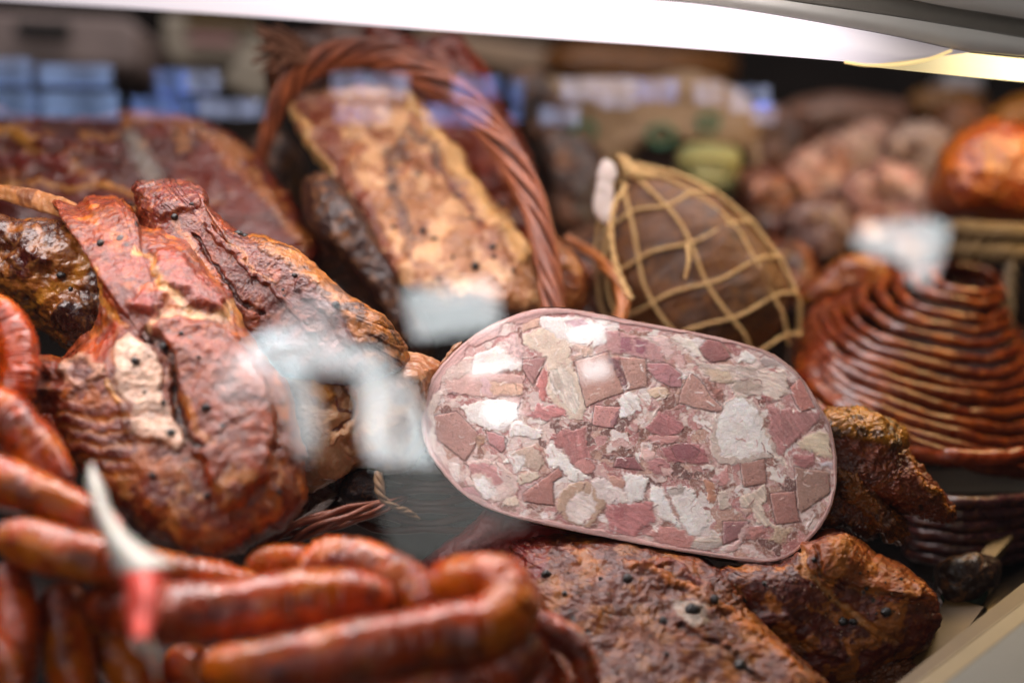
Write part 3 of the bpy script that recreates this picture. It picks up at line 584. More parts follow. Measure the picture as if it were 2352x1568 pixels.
# ------------------------------------------------------------------ the basket
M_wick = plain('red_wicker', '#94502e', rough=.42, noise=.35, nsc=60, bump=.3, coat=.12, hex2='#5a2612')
e = empty('wicker_basket', atz(1010, 1150, DZ), 'red brown wicker basket with a tall twisted arched handle', 'basket')
strands('handle', [(585, 430, .90, 10), (608, 330, .89, 18), (645, 230, .88, 26), (700, 160, .87, 33), (790, 124, .86, 36), (880, 128, .85, 38), (975, 168, .84, 38), (1075, 240, .83, 37), (1160, 340, .82, 35), (1222, 460, .81, 33), (1256, 590, .80, 31), (1272, 700, .79, 30), (1280, 800, .78, 28)], M_wick, n=11, turns=2.5, parent=e, rs_=.235, nseg=420, nc=12, seed=2, wav=.3)
tube('handle_core', [(585, 430, .90, 5), (608, 330, .89, 10), (645, 230, .88, 15), (700, 160, .87, 20), (790, 124, .86, 22), (880, 128, .85, 23), (975, 168, .84, 23), (1075, 240, .83, 22), (1160, 340, .82, 21), (1222, 460, .81, 20), (1256, 590, .80, 18), (1272, 700, .79, 18), (1280, 800, .78, 17)], plain('dark_wicker', '#45200f', rough=.7), parent=e, amp=0, amp2=0)
M_raf = plain('dry_fringe', '#74492f', rough=.8, noise=.4, nsc=150)
rnd = random.Random(11)
for g in range(1):
    VV, FF, off = [], [], 0
    for k in range(46):
        a = rnd.uniform(-1, 1); x0 = 690 + rnd.uniform(-25, 25); y0 = 120 + rnd.uniform(-14, 20)
        x1 = 590 + rnd.uniform(-18, 50); y1 = 60 + (a + 1) * 58 + rnd.uniform(-8, 8)
        S = spline([(x0, y0, .86, 4), ((x0 + x1) / 2, (y0 + y1) / 2 - 8, .86 + rnd.uniform(-.01, .01), 4.5), (x1, y1, .86 + rnd.uniform(-.02, .02), 2.5)], 14)
        C3 = P(S[:, 0], S[:, 1], S[:, 2]); r = S[:, 3] * S[:, 2] * KPX; aa = np.linspace(0, 2 * math.pi, 6, endpoint=False)
        VV.append((C3[:, None] + r[:, None, None] * (np.cos(aa)[None, :, None] * UP + np.sin(aa)[None, :, None] * FW)).reshape(-1, 3)); FF.append(gridfaces(14, 6, True) + off); off += 84
    meshobj('fringe', np.vstack(VV), np.vstack(FF), M_raf, e)
# rim and woven wall
def ell(cu, cv, a, b, d0, dd, r, a0=0, a1=2 * math.pi, n=24, wob=0, ph=0):
    return [(cu + a * math.cos(q), cv + b * math.sin(q) + wob * math.sin(q * 11 + ph), d0 - dd * math.sin(q), r) for q in np.linspace(a0, a1, n)]
strands('rim', ell(1000, 770, 436, 235, .83, .11, 18), M_wick, n=4, turns=16, parent=e, rs_=.45, nseg=700, nc=10)
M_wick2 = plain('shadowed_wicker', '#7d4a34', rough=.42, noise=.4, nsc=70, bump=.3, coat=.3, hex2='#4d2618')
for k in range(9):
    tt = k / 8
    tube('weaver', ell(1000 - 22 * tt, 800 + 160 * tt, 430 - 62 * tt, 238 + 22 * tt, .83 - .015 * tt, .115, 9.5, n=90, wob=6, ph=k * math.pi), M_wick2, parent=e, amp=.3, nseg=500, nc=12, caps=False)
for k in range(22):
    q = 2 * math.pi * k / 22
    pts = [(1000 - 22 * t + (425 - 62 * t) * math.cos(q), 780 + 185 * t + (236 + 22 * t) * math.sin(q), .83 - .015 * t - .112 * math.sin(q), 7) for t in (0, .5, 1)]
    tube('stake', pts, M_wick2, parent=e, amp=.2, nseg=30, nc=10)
tube('base', [(978, 960, .83, 330), (978, 985, .825, 345)], plain('basket_base', '#2a150c', rough=.8), parent=e, flat=.02, nseg=12, amp=0, amp2=0) if False else None
strands('twine', [(868, 1085, .668, 10), (872, 1120, .664, 13), (880, 1145, .662, 9), (910, 1165, .664, 8), (935, 1175, .668, 9), (963, 1192, .672, 5)], plain('pale_twine', '#8c6a48', rough=.7, noise=.3, nsc=200), n=3, turns=2.2, rs_=.48, nseg=160); tag(bpy.context.scene.objects['twine'], 'short knotted end of pale twine by the basket wall', 'twine')
# small second wicker curve on the right
strands('wicker_hoop', [(1300, 545, .86, 9), (1350, 575, .85, 12), (1400, 620, .83, 14), (1428, 670, .82, 16), (1425, 730, .81, 17), (1405, 800, .80, 17)], plain('golden_wicker', '#a9622c', rough=.4, noise=.3, coat=.3), n=3, turns=1.4, rs_=.5); tag(bpy.context.scene.objects['wicker_hoop'], 'short curved golden wicker hoop beside the netted ham', 'hoop')

# ------------------------------------------------------------------ meats in and around the basket
PEP = plain('peppercorn_black', '#120c0b', rough=.35, noise=.5, nsc=900, bump=1.0, coat=.3)
M_bacon = meat('bacon_rind', rough=.45, coat=.25, mottle=.55, msc=70, lightamt=.45, light='#dfb184', speck=.22, spsc=120, bump=.8, bsc=160, sss=.2, sat=1.0)
pillow('red_side_of_pork', [(840, 60), (960, 85), (1040, 92), (1110, 150), (1170, 260), (1215, 380), (1255, 520), (1240, 640), (1150, 640), (1040, 430), (930, 280), (850, 170)], .93, .03, meat('red_meat', rough=.45, mottle=.55, msc=45, lightamt=.2, speck=.12, spsc=90), '#7a2d1c', [dict(noise=26, c='#4a1810', t0=0, t1=.35, a=.8), dict(line=[(1000, 100), (1080, 250), (1180, 450)], w=14, c='#a4552e', a=.5)], seed=111, amp=4, label='dark red side of pork standing behind the tan bacon', cat='smoked meat')
pillow('dark_smoked_piece', [(640, 110), (740, 60), (880, 55), (930, 110), (900, 190), (760, 240), (660, 260), (620, 190)], .95, .04, M_meatbg, '#4a2417', [], seed=112, amp=5, label='dark brown smoked piece under the dry fringe of the handle', cat='smoked meat')
SLAB = [(668, 240), (700, 215), (800, 200), (900, 205), (965, 235), (1010, 300), (1080, 400), (1150, 500), (1215, 585), (1245, 660), (1235, 700), (1180, 712), (1090, 700), (1000, 690), (930, 660), (880, 610), (820, 500), (745, 380), (690, 300)]
o, p, n = pillow('smoked_bacon', SLAB, .86, .028, M_bacon, '#9a6236', [
    dict(noise=45, c='#8a4a24', t0=.05, t1=.35, a=.85, warp=20), dict(noise=70, c='#d9a878', t0=.1, t1=.35, a=.7, seed=4),
    dict(poly=[(660, 200), (760, 210), (790, 330), (850, 470), (920, 620), (900, 650), (830, 560), (760, 430), (690, 330)], c='#6a2416', soft=12, h=-1.2, a=.85),
    dict(line=[(672, 240), (720, 340), (790, 460), (860, 580), (905, 650)], w=11, c='#c8965a', h=2.5),
    dict(line=[(930, 225), (990, 310), (1060, 400), (1130, 500), (1200, 590)], w=17, c='#c99758', h=3.5),
    dict(line=[(1000, 360), (1060, 450), (1110, 520)], w=9, c='#63281a', h=-1.5),
    dict(line=[(885, 350), (900, 420), (925, 470), (940, 540)], w=17, c='#3f1c14', a=.75, h=-.5), dict(line=[(930, 300), (985, 340), (1010, 380)], w=12, c='#3a221b', a=.7),
    dict(poly=[(880, 330), (930, 320), (940, 360), (900, 380)], c='#3a221b', a=.7),
    dict(line=[(920, 480), (930, 560), (960, 610)], w=8, c='#5a2616', a=.8)],
    tilt=(0, -.16), center=(940, 450), amp=3.2, fr=30, amp2=1.0, pw=.55, amp3=.9, jag=1.5, seed=120, label='tan smoked bacon slab with black pepper standing in the basket', cat='bacon')
pepper(o, p, n, [(970, 530, 8), (1000, 548, 6), (1130, 568, 9), (1135, 590, 7), (1090, 610, 11), (905, 520, 7), (1040, 590, 6), (1050, 450, 6), (1155, 470, 7), (960, 400, 7), (900, 430, 7), (1080, 500, 6), (1180, 620, 6), (1010, 640, 6)], PEP)
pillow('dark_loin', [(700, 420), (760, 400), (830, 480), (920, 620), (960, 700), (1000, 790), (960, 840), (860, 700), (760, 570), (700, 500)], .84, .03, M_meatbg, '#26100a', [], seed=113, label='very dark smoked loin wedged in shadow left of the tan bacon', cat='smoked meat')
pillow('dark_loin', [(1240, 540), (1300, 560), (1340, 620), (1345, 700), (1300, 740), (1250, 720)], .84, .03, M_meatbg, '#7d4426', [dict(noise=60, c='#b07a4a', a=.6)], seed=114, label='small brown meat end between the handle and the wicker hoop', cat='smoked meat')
# rib slab at the upper left
M_rib = meat('rib_meat', rough=.42, coat=.3, mottle=.5, msc=60, lightamt=.22, light='#9b6a48', speck=.08, spsc=100, bump=.6, bsc=160)
RIB = [(-80, 250), (60, 268), (200, 272), (330, 262), (440, 272), (540, 320), (600, 380), (660, 450), (700, 520), (740, 580), (700, 640), (560, 640), (420, 620), (250, 600), (100, 560), (-80, 520)]
o, p, n = pillow('smoked_ribs', RIB, .88, .035, M_rib, '#5b2118', [
    dict(noise=28, c='#3a1410', t0=.0, t1=.35, a=.8, st=(.6, 1, 1.6)), 
    dict(line=[(-60, 290), (60, 310), (110, 325)], w=20, c='#b88248', a=.9, h=2), dict(noise=55, c='#9c6a40', t0=.22, t1=.4, a=.6, seed=13), dict(line=[(-40, 400), (60, 395), (150, 360), (210, 345)], w=9, c='#8a4a2a', h=3, a=.7),
    dict(line=[(-60, 440), (40, 425), (160, 428), (260, 432), (330, 450)], w=8, c='#b07a44', h=3), dict(line=[(0, 470), (120, 470), (240, 462), (320, 470)], w=16, c='#4b1716', h=3.5),
    dict(line=[(-60, 360), (60, 375), (150, 380)], w=22, c='#5d1f1a', h=4), dict(line=[(100, 330), (200, 340), (270, 350)], w=20, c='#521a16', h=3.5),
    dict(line=[(280, 270), (400, 285), (480, 330), (560, 400), (640, 480), (700, 560)], w=13, c='#8a5230', a=.7, h=2), dict(line=[(240, 480), (330, 490), (380, 500)], w=14, c='#a9703e', a=.7),
    dict(line=[(600, 430), (640, 500), (700, 570)], w=13, c='#8e5a34', a=.6)],
    amp=3, fr=30, ridge=1, rfr=40, amp3=1.2, jag=2, tilt=(0, -.12), center=(330, 430), pw=.7, seed=130, label='dark red slab of smoked ribs lying at the upper left', cat='ribs')
pepper(o, p, n, [(405, 305, 7), (290, 255, 5), (270, 375, 6), (300, 470, 8)], PEP)
# ham strip over the left piece
tube('smoked_bacon_strip', [(-80, 425, .73, 14), (40, 450, .72, 20), (130, 472, .71, 24), (190, 500, .70, 18)], M_bacon, '#9c6434', [dict(noise=60, c='#5c2c18', a=.7)], flat=.5, seed=131, label='thin tan strip of bacon reaching in from the left edge', cat='bacon')
M_dark = meat('dark_glossy', rough=.3, coat=.5, mottle=.7, msc=55, lightamt=.35, light='#b98248', speck=.1, spsc=110, bump=.9, bsc=120)
o, p, n = pillow('smoked_shoulder', [(-60, 490), (60, 500), (150, 515), (260, 560), (320, 680), (290, 770), (180, 800), (100, 750), (50, 700), (-60, 620)], .715, .03, M_dark, '#7b4a28', [
    dict(noise=40, c='#31120c', t0=-.05, t1=.2, a=.9), dict(poly=[(115, 720), (150, 690), (210, 690), (225, 740), (190, 780), (130, 765)], c='#240c0a', soft=8, h=3), dict(line=[(60, 700), (110, 660), (160, 640), (230, 560)], w=20, c='#b07a3e', a=.6), dict(poly=[(20, 590), (90, 570), (110, 600), (60, 640), (20, 640)], c='#3a1512', soft=8, h=2)],
    amp=3.5, fr=34, ridge=1.5, rfr=45, seed=140, label='glossy dark brown piece of smoked shoulder at the left edge', cat='smoked meat')
pepper(o, p, n, [(140, 632, 10), (162, 663, 6)], PEP)
# the smoked knuckle in front: back part, front part
M_kn = meat('knuckle_meat', rough=.34, coat=.45, mottle=.75, msc=110, lightamt=.34, light='#bb7848', speck=.42, spsc=150, thr=(.40, .62), bump=.9, bsc=300, sss=.15, wrinkle=.25, wsc=(140, 50, 50), fib=(50, .75, '#c8825a'))
e = empty('smoked_knuckle', atz(400, 1290, .76), 'large smoked pork knuckle with a pale rib strip, in front of the basket', 'smoked meat')
Z1 = lambda pts: Z(0, 516.8, .3418 / 1.0, [(x * 1.0, y) for x, y in pts])
s3 = .3418
ZZ = lambda pts: [(x * s3, 516.8 + y * s3) for x, y in pts]
BACK = [(318, 450), (345, 425), (400, 428), (450, 440), (465, 462), (500, 500), (560, 540), (620, 550), (700, 592), (770, 650), (830, 700), (890, 745), (920, 800), (915, 850), (840, 880), (700, 870), (560, 830), (440, 780), (340, 700), (300, 600), (310, 520)]
o, p, n = pillow('back_muscle', BACK, .705, .030, M_kn, '#662418', [
    dict(noise=60, c='#9a4a2c', t0=0, t1=.3, a=.6, st=(1, .5, .5)), dict(noise=50, c='#54201a', t0=.1, t1=.35, a=.7, seed=5),
    dict(poly=[(560, 525), (640, 540), (760, 610), (850, 680), (930, 770), (930, 870), (850, 850), (800, 740), (740, 670), (650, 600), (580, 560)], c='#a96a34', soft=7, h=1.2),
    dict(noise=90, st=(.5, 1.6, 1.6), c='#3a190f', t0=.02, t1=.2, a=.9, seed=8, **{'in': [(560, 525), (640, 540), (760, 610), (850, 680), (930, 770), (930, 870), (850, 850), (800, 740), (740, 670), (650, 600), (580, 560)]}),
    dict(line=[(690, 650), (760, 720), (800, 790)], w=18, c='#5c1d16', h=2), dict(line=[(480, 520), (560, 600), (640, 680), (720, 760)], w=9, c='#6a261a', h=2.5), dict(line=[(440, 540), (520, 650), (600, 720)], w=8, c='#4c1812', h=-2.5),
    dict(line=[(400, 500), (440, 580), (500, 660)], w=10, c='#c07a4c', a=.6), dict(poly=[(310, 430), (440, 425), (470, 460), (450, 490), (340, 500)], c='#5f2520', soft=8, h=3), dict(line=[(530, 560), (620, 650)], w=7, c='#c98a5a', a=.5)],
    parent=e, amp=2.6, fr=26, amp2=.5, amp3=.4, jag=2.5, pw=.6, nth=460, nrg=250, seed=150, tilt=(-.02, -.06))
pepper(o, p, n, [(548, 533, 9), (562, 543, 8), (676, 632, 7), (400, 498, 8), (650, 665, 4), (652, 680, 4), (772, 700, 9), (440, 470, 5)], PEP)
FRONT = [(130, 470), (200, 462), (265, 455), (300, 475), (325, 520), (420, 545), (480, 620), (545, 700), (590, 790), (650, 880), (690, 980), (705, 1070), (690, 1150), (640, 1210), (570, 1260), (510, 1290), (440, 1290), (380, 1255), (300, 1200), (230, 1130), (170, 1060), (118, 990), (84, 930), (40, 890), (70, 872), (62, 830), (110, 820), (150, 830), (200, 760), (228, 700), (225, 640), (205, 560), (150, 500)]
stripe = []
for k, yy in enumerate((1230, 1330, 1430, 1530, 1630)):
    stripe.append(dict(line=ZZ([(420 + 25 * k, yy - 20), (600, yy + 10), (860, yy - 10)]), w=19, c='#6e2416', h=.6, a=.9)); stripe.append(dict(line=ZZ([(420 + 25 * k, yy + 35), (600, yy + 62), (860, yy + 40)]), w=9, c='#d08448', h=-.4, a=.8))
o, p, n = pillow('front_muscle', FRONT, .665, .036, M_kn, '#78301a', [
    dict(noise=42, c='#6b2417', t0=.05, t1=.35, a=.75), dict(noise=70, c='#c0703a', t0=.1, t1=.35, a=.6, seed=6),
    dict(poly=ZZ([(600, 100), (900, 60), (1000, 250), (900, 600), (700, 620), (620, 300)]), c='#7e2a1c', soft=14, a=.6, h=2),
    dict(poly=ZZ([(1050, 180), (1200, 170), (1330, 330), (1520, 500), (1500, 580), (1300, 520), (1120, 440), (1040, 330)]), c='#8e3a2c', soft=12, h=3.5),
    dict(poly=ZZ([(860, 560), (1000, 450), (1120, 470), (1090, 600), (960, 640)]), c='#96403a', soft=12, h=3),
    dict(poly=ZZ([(980, 700), (1100, 620), (1350, 640), (1600, 760), (1750, 1000), (1850, 1300), (1800, 1700), (1500, 1900), (1300, 1500), (1250, 1250), (1180, 950), (1080, 820)]), c='#8c3c24', soft=14, h=4.5),
    dict(line=ZZ([(640, 300), (700, 480), (780, 620), (830, 700)]), w=9, c='#d0904e', a=.8), dict(line=ZZ([(900, 150), (1000, 200), (1060, 330), (1120, 450)]), w=12, c='#d89a58', a=.8), dict(line=ZZ([(1110, 460), (1250, 560), (1400, 610), (1520, 600), (1600, 480)]), w=13, c='#d8a878', a=.85), dict(line=ZZ([(960, 720), (1080, 610), (1250, 590)]), w=10, c='#e0b088', a=.8), dict(poly=ZZ([(1560, 440), (1640, 500), (1660, 680), (1580, 660)]), c='#c88a52', soft=6, a=.8), dict(poly=ZZ([(560, 820), (760, 640), (860, 700), (700, 900), (560, 980)]), c='#b04a34', soft=10, a=.6), dict(line=ZZ([(1250, 1180), (1300, 1300), (1380, 1400), (1440, 1480)]), w=13, c='#c07838', a=.7),
    dict(line=ZZ([(950, 740), (1080, 800), (1180, 900), (1190, 1100), (1180, 1240), (1260, 1400), (1350, 1500)]), w=15, c='#3a150e', h=-2.6),
    dict(poly=ZZ([(850, 760), (980, 800), (1080, 950), (1100, 1180), (1200, 1320), (1265, 1470), (1180, 1520), (880, 1390), (830, 1180), (760, 1060), (800, 880)]), c='#e6c2aa', soft=5, h=1.5),
    dict(line=ZZ([(830, 1080), (1080, 1070)]), w=4, c='#e6c9b4', a=.7, h=.6), dict(line=ZZ([(850, 1200), (1120, 1190)]), w=5, c='#e2b896', a=.7, h=.6), dict(line=ZZ([(880, 1340), (1180, 1370)]), w=5, c='#e8cdb8', a=.7, h=.6), dict(line=ZZ([(870, 1280), (1150, 1260)]), w=5, c='#b4683c', a=.6, h=-.6), dict(line=ZZ([(860, 960), (1060, 960)]), w=4, c='#b98068', a=.6, h=-.4), dict(poly=ZZ([(900, 1390), (1160, 1440), (1150, 1520), (950, 1500)]), c='#b06a40', soft=5, a=.7),
    dict(line=ZZ([(720, 1050), (800, 1200), (850, 1380)]), w=8, c='#d49a5c', h=1.5),
    dict(poly=ZZ([(440, 900), (560, 880), (680, 920), (690, 1020), (600, 1080), (460, 1060), (400, 980)]), c='#b98a72', soft=7, h=2), dict(poly=ZZ([(480, 940), (600, 930), (630, 1010), (540, 1060), (460, 1020)]), c='#6e4440', soft=6, h=-1),
    dict(poly=ZZ([(100, 1060), (250, 980), (330, 1100), (240, 1200), (130, 1140)]), c='#6a4238', soft=10), *stripe,
    dict(noise=120, c='#c98a52', t0=.12, t1=.3, a=.7, seed=11, **{'in': ZZ([(500, 1700), (1900, 1600), (2000, 2400), (700, 2400)])}),
    dict(line=ZZ([(1400, 1500), (1550, 1350), (1700, 1300)]), w=9, c='#5c2416', h=-.6, a=.6), dict(line=ZZ([(1450, 1750), (1600, 1560), (1850, 1500)]), w=8, c='#5c2416', h=-.6, a=.6)],
    parent=e, amp=2.8, fr=24, amp2=.55, amp3=.4, jag=3.0, pw=.6, center=(400, 880), seed=151, tilt=(0, -.1), nth=440, nrg=230)
pepper(o, p, n, [(310, 828, 10), (475, 937, 12), (392, 995, 11), (378, 795, 13), (375, 925, 7), (232, 560, 10), (350, 1090, 8), (475, 1140, 9), (455, 820, 6), (415, 765, 6), (330, 900, 5), (640, 1130, 8)], PEP)
# pale fatty shank end
M_fat = meat('fatty_rind', rough=.34, coat=.45, mottle=.4, msc=55, lightamt=.35, light='#ecd0a8', speck=.04, spsc=120, bump=.6, bsc=110, sss=.25, dark='#5a2414', wrinkle=.4, wsc=(60, 140, 60))
z4 = lambda pts: [(660.4 + x * .4393, 574.2 + y * .4393) for x, y in pts]
strands('wicker_braid', [(600, 1262, .665, 20), (680, 1222, .662, 25), (780, 1188, .664, 27), (870, 1165, .672, 18), (930, 1145, .69, 8)], plain('braid_wicker', '#b06a50', rough=.4, noise=.4, nsc=70, bump=.3, coat=.3, hex2='#55281a'), n=7, turns=.4, rs_=.27, seed=4, wav=.25); tag(bpy.context.scene.objects['wicker_braid'], 'loose braid of brown wicker rods just above the front sausages', 'wicker')
pillow('ham_hock', [(560, 820), (640, 790), (740, 785), (860, 800), (990, 830), (1005, 870), (985, 960), (960, 1050), (900, 1085), (820, 1080), (760, 1120), (690, 1140), (640, 1080), (620, 960), (590, 880)], .705, .03, M_fat, '#d0a27a', [
    dict(noise=50, c='#8f5a3a', t0=.1, t1=.35, a=.7), dict(poly=z4([(90, 640), (200, 640), (250, 760), (150, 800), (100, 740)]), c='#cf9048', soft=8, h=2), dict(line=z4([(210, 680), (300, 700), (330, 800), (320, 900), (240, 960)]), w=7, c='#6b3228', a=.9, h=-1.2), dict(line=z4([(240, 780), (260, 830), (310, 850)]), w=5, c='#6b3228', a=.9),
    dict(poly=z4([(480, 560), (780, 580), (720, 800), (560, 760)]), c='#9b5c38', soft=10, a=.7), dict(poly=z4([(0, 500), (350, 490), (330, 600), (0, 610)]), c='#d8c2a0', soft=8, h=1.5), dict(line=z4([(360, 740), (340, 900), (250, 1000)]), w=9, c='#d8ab84', h=1.5)],
    amp=3, ridge=1.8, rfr=40, seed=152, label='pale fatty ham hock end behind the front knuckle', cat='smoked meat')
pillow('garlic_sausage_end', [(795, 1100), (830, 1080), (870, 1085), (880, 1120), (860, 1160), (810, 1160), (785, 1135)], .70, .02, meat('black_sausage', rough=.5, bump=1.2, bsc=400), '#2a1f20', [], seed=153, nth=140, nrg=70, label='small black wrinkled sausage end above the basket wall', cat='sausage')
o, p, n = pillow('smoked_shank', [(600, 1150), (680, 1120), (780, 1060), (830, 1080), (800, 1130), (740, 1170), (670, 1210), (600, 1220)], .72, .02, M_fat, '#6b4a34', [dict(noise=60, c='#3a2018', a=.8)], seed=154, nth=160, nrg=80, label='dull brown shank end tucked over the basket wall', cat='smoked meat')

# ------------------------------------------------------------------ meats under and right of the slice
M_low = meat('peppered_pork', rough=.4, coat=.3, mottle=.6, msc=85, lightamt=.35, light='#a0602f', thr=(.42, .62), speck=.42, spsc=190, bump=.8, bsc=190, sss=.12, wrinkle=.4, wsc=(60, 110, 60), fib=(35, .7, '#b8703c'))
LOW = [(1180, 1230), (1260, 1215), (1400, 1235), (1540, 1265), (1650, 1310), (1700, 1360), (1720, 1400), (1790, 1460), (1860, 1530), (1920, 1600), (1900, 1700), (1600, 1750), (1400, 1720), (1300, 1600), (1240, 1480), (1200, 1380), (1170, 1290)]
o, p, n = pillow('smoked_pork_neck', LOW, .665, .034, M_low, '#5e2818', [
    dict(noise=38, c='#54201a', t0=.0, t1=.3, a=.8), dict(noise=60, c='#8a4a26', t0=.12, t1=.34, a=.7, seed=3), dict(noise=90, c='#b07440', t0=.24, t1=.40, a=.5, seed=9),
    dict(poly=[(1160, 1200), (1260, 1210), (1260, 1330), (1180, 1330)], c='#6b1c1c', soft=10), dict(line=[(1440, 1290), (1560, 1330), (1680, 1400), (1780, 1490), (1860, 1570)], w=10, c='#b8682c', h=2, a=.8), dict(poly=[(1540, 1370), (1620, 1380), (1640, 1420), (1590, 1440), (1545, 1410)], c='#a99a8c', soft=6), dict(line=[(1480, 1300), (1540, 1290), (1600, 1330), (1640, 1370)], w=12, c='#6a2018', h=3, a=.8),
    dict(line=[(1560, 1440), (1660, 1480), (1760, 1560)], w=11, c='#3a1410', h=-3, a=.8)],
    amp=2.6, fr=26, amp2=.9, amp3=.8, jag=2, pw=.5, center=(1500, 1470), seed=160, tilt=(0, -.16), nth=420, nrg=200, label='long peppered pork neck under the slice at the bottom', cat='smoked meat')
SPM = [PEP, plain('crushed_spice', '#4a3018', rough=.6), plain('salt_spice', '#a08468', rough=.5)]
flecks(o, p, n, (1180, 1230, 2000, 1600), 90, SPM, 1)
pepper(o, p, n, [(1440, 1330, 13), (1591, 1402, 17), (1640, 1377, 12), (1523, 1427, 11), (1255, 1321, 13), (1298, 1362, 7), (1380, 1330, 6), (1530, 1500, 6), (1700, 1530, 16)], PEP)
pillow('red_ham', [(940, 1330), (1000, 1265), (1090, 1200), (1170, 1130), (1300, 1180), (1340, 1300), (1260, 1450), (1100, 1460), (960, 1430)], .705, .022, meat('lean_ham', rough=.5, coat=.1, mottle=.25, msc=60, lightamt=.1, bump=.3, bsc=400, sss=.1), '#84261f', [dict(noise=50, c='#661c1c', a=.6)], amp=1.5, pw=.5, seed=161, label='smooth dark red ham behind the front sausages', cat='ham')
BLK = [(1640, 1320), (1700, 1300), (1760, 1292), (1800, 1285), (1860, 1240), (1930, 1225), (1960, 1245), (2010, 1280), (2080, 1315), (2140, 1350), (2158, 1390), (2150, 1450), (2110, 1500), (2040, 1540), (1960, 1570), (1850, 1580), (1760, 1500), (1690, 1420)]
o, p, n = pillow('smoked_pork_block', BLK, .695, .035, M_low, '#5e231a', [
    dict(noise=40, c='#471712', t0=.0, t1=.3, a=.75), dict(poly=[(1810, 1240), (1960, 1235), (2120, 1330), (2150, 1380), (2060, 1370), (1960, 1340), (1880, 1300)], c='#97502a', soft=10, h=1.5),
    dict(line=[(1830, 1260), (1850, 1310), (1900, 1350), (1960, 1400), (2000, 1440), (2060, 1480)], w=13, c='#c68c58', h=-2, a=.85), dict(line=[(1870, 1260), (1890, 1320), (1950, 1350), (2040, 1360), (2120, 1370)], w=8, c='#4e1712', h=-3, a=.8),
    dict(line=[(1960, 1350), (2040, 1360), (2110, 1350)], w=9, c='#a8663a', h=2, a=.7), dict(line=[(1700, 1420), (1800, 1420), (1900, 1480), (1990, 1530)], w=26, c='#571a18', h=3, a=.7), dict(noise=80, c='#b9743e', t0=.15, t1=.33, a=.7, seed=5)],
    amp=2.4, fr=24, amp2=.6, amp3=.5, jag=2.5, pw=.5, center=(1900, 1410), seed=162, nth=420, nrg=200, label='reddish block of peppered smoked pork, lower right of the slice', cat='smoked meat')
flecks(o, p, n, (1640, 1230, 2160, 1600), 70, SPM, 2)
pepper(o, p, n, [(1708, 1378, 10), (1935, 1425, 11), (1960, 1428, 9), (2035, 1405, 12), (1870, 1285, 7), (1755, 1340, 6), (1990, 1350, 5), (2070, 1330, 5)], PEP)
pillow('smoked_offcut', [(1840, 1480), (1960, 1530), (2060, 1480), (2130, 1540), (2150, 1620), (1960, 1680), (1820, 1620), (1790, 1540)], .70, .03, M_low, '#6b3a1c', [dict(noise=50, c='#2a120c', a=.8)], amp=3, ridge=1, rfr=70, amp3=1.8, jag=6, seed=163, label='ragged brown offcut at the bottom under the reddish block', cat='smoked meat')
# strips right of the slice
pillow('smoked_fillet', [(1880, 960), (1960, 940), (2060, 985), (2080, 1040), (2130, 1090), (2185, 1160), (2190, 1195), (2130, 1190), (2050, 1170), (1960, 1130), (1880, 1060)], .725, .022, M_low, '#6f3320', [dict(poly=[(1900, 930), (2000, 940), (2080, 990), (2080, 1030), (2000, 1010), (1900, 1000)], c='#a8702e', soft=8, h=2), dict(noise=90, c='#1f0f0a', t0=.15, t1=.3, a=.8, seed=2, **{'in': [(1900, 930), (2100, 940), (2100, 1040), (1900, 1010)]}), dict(line=[(2070, 1040), (2120, 1100), (2180, 1170)], w=9, c='#b06c30', h=2, a=.8)], amp=2, ridge=.6, rfr=60, amp3=1.2, jag=4, seed=164, label='smoked fillet with an orange crust pointing right beside the slice', cat='smoked meat')
pillow('dried_meat_strip', [(1900, 1060), (1960, 1075), (2030, 1140), (2078, 1200), (2075, 1240), (2045, 1245), (1990, 1190), (1920, 1130)], .715, .014, M_low, '#8a5022', [dict(noise=70, c='#3a180e', t0=.05, t1=.25, a=.8)], amp=2, ridge=.8, rfr=90, amp3=1.5, jag=10, seed=165, nth=240, nrg=110, label='thin dried orange meat strip, lower of the two pointing right', cat='smoked meat')
pillow('dried_meat_strip', [(1880, 1130), (1950, 1130), (2000, 1170), (2020, 1210), (1990, 1225), (1930, 1200), (1880, 1210)], .72, .014, M_low, '#5a2a18', [dict(noise=70, c='#9a5a2a', t0=.1, t1=.3, a=.8)], amp=2, ridge=.8, rfr=90, amp3=1.5, jag=10, seed=166, nth=240, nrg=110, label='short dark dried strip just behind the corner of the slice', cat='smoked meat')
# lower right corner
M_leaf = plain('dark_leaf', '#16280f', rough=.6, nsc=60, hex2='#0e1a0b')
for k, (pl, lb) in enumerate([([(2140, 1330), (2180, 1290), (2250, 1275), (2290, 1285), (2240, 1330), (2180, 1360)], 'dark green leaf on the case floor right of the reddish block'), ([(2160, 1370), (2200, 1350), (2260, 1350), (2250, 1385), (2190, 1400)], 'smaller dark green leaf nearest the bottom right corner')]):
    pillow('leaf', pl, .745 - .02 * k, .002, M_leaf, '#1f3a1c', [], amp=2, fr=20, seed=170 + k, nth=120, nrg=40, label=lb, cat='leaf', group='garnish leaves')
zc = .765
M_pale = plain('yellow_board', '#70542c', rough=.5, noise=.3, nsc=30)
V, F = prism([atz(2090, 1545, zc), atz(2110, 1475, zc), atz(2175, 1370, zc), atz(2260, 1392, zc), atz(2180, 1500, zc)], .008, (0, 0, -1)); o = meshobj('wooden_wedge', V, F, M_pale, smooth_=False); tag(o, 'pale yellow flat wedge beside the reddish block', 'board')
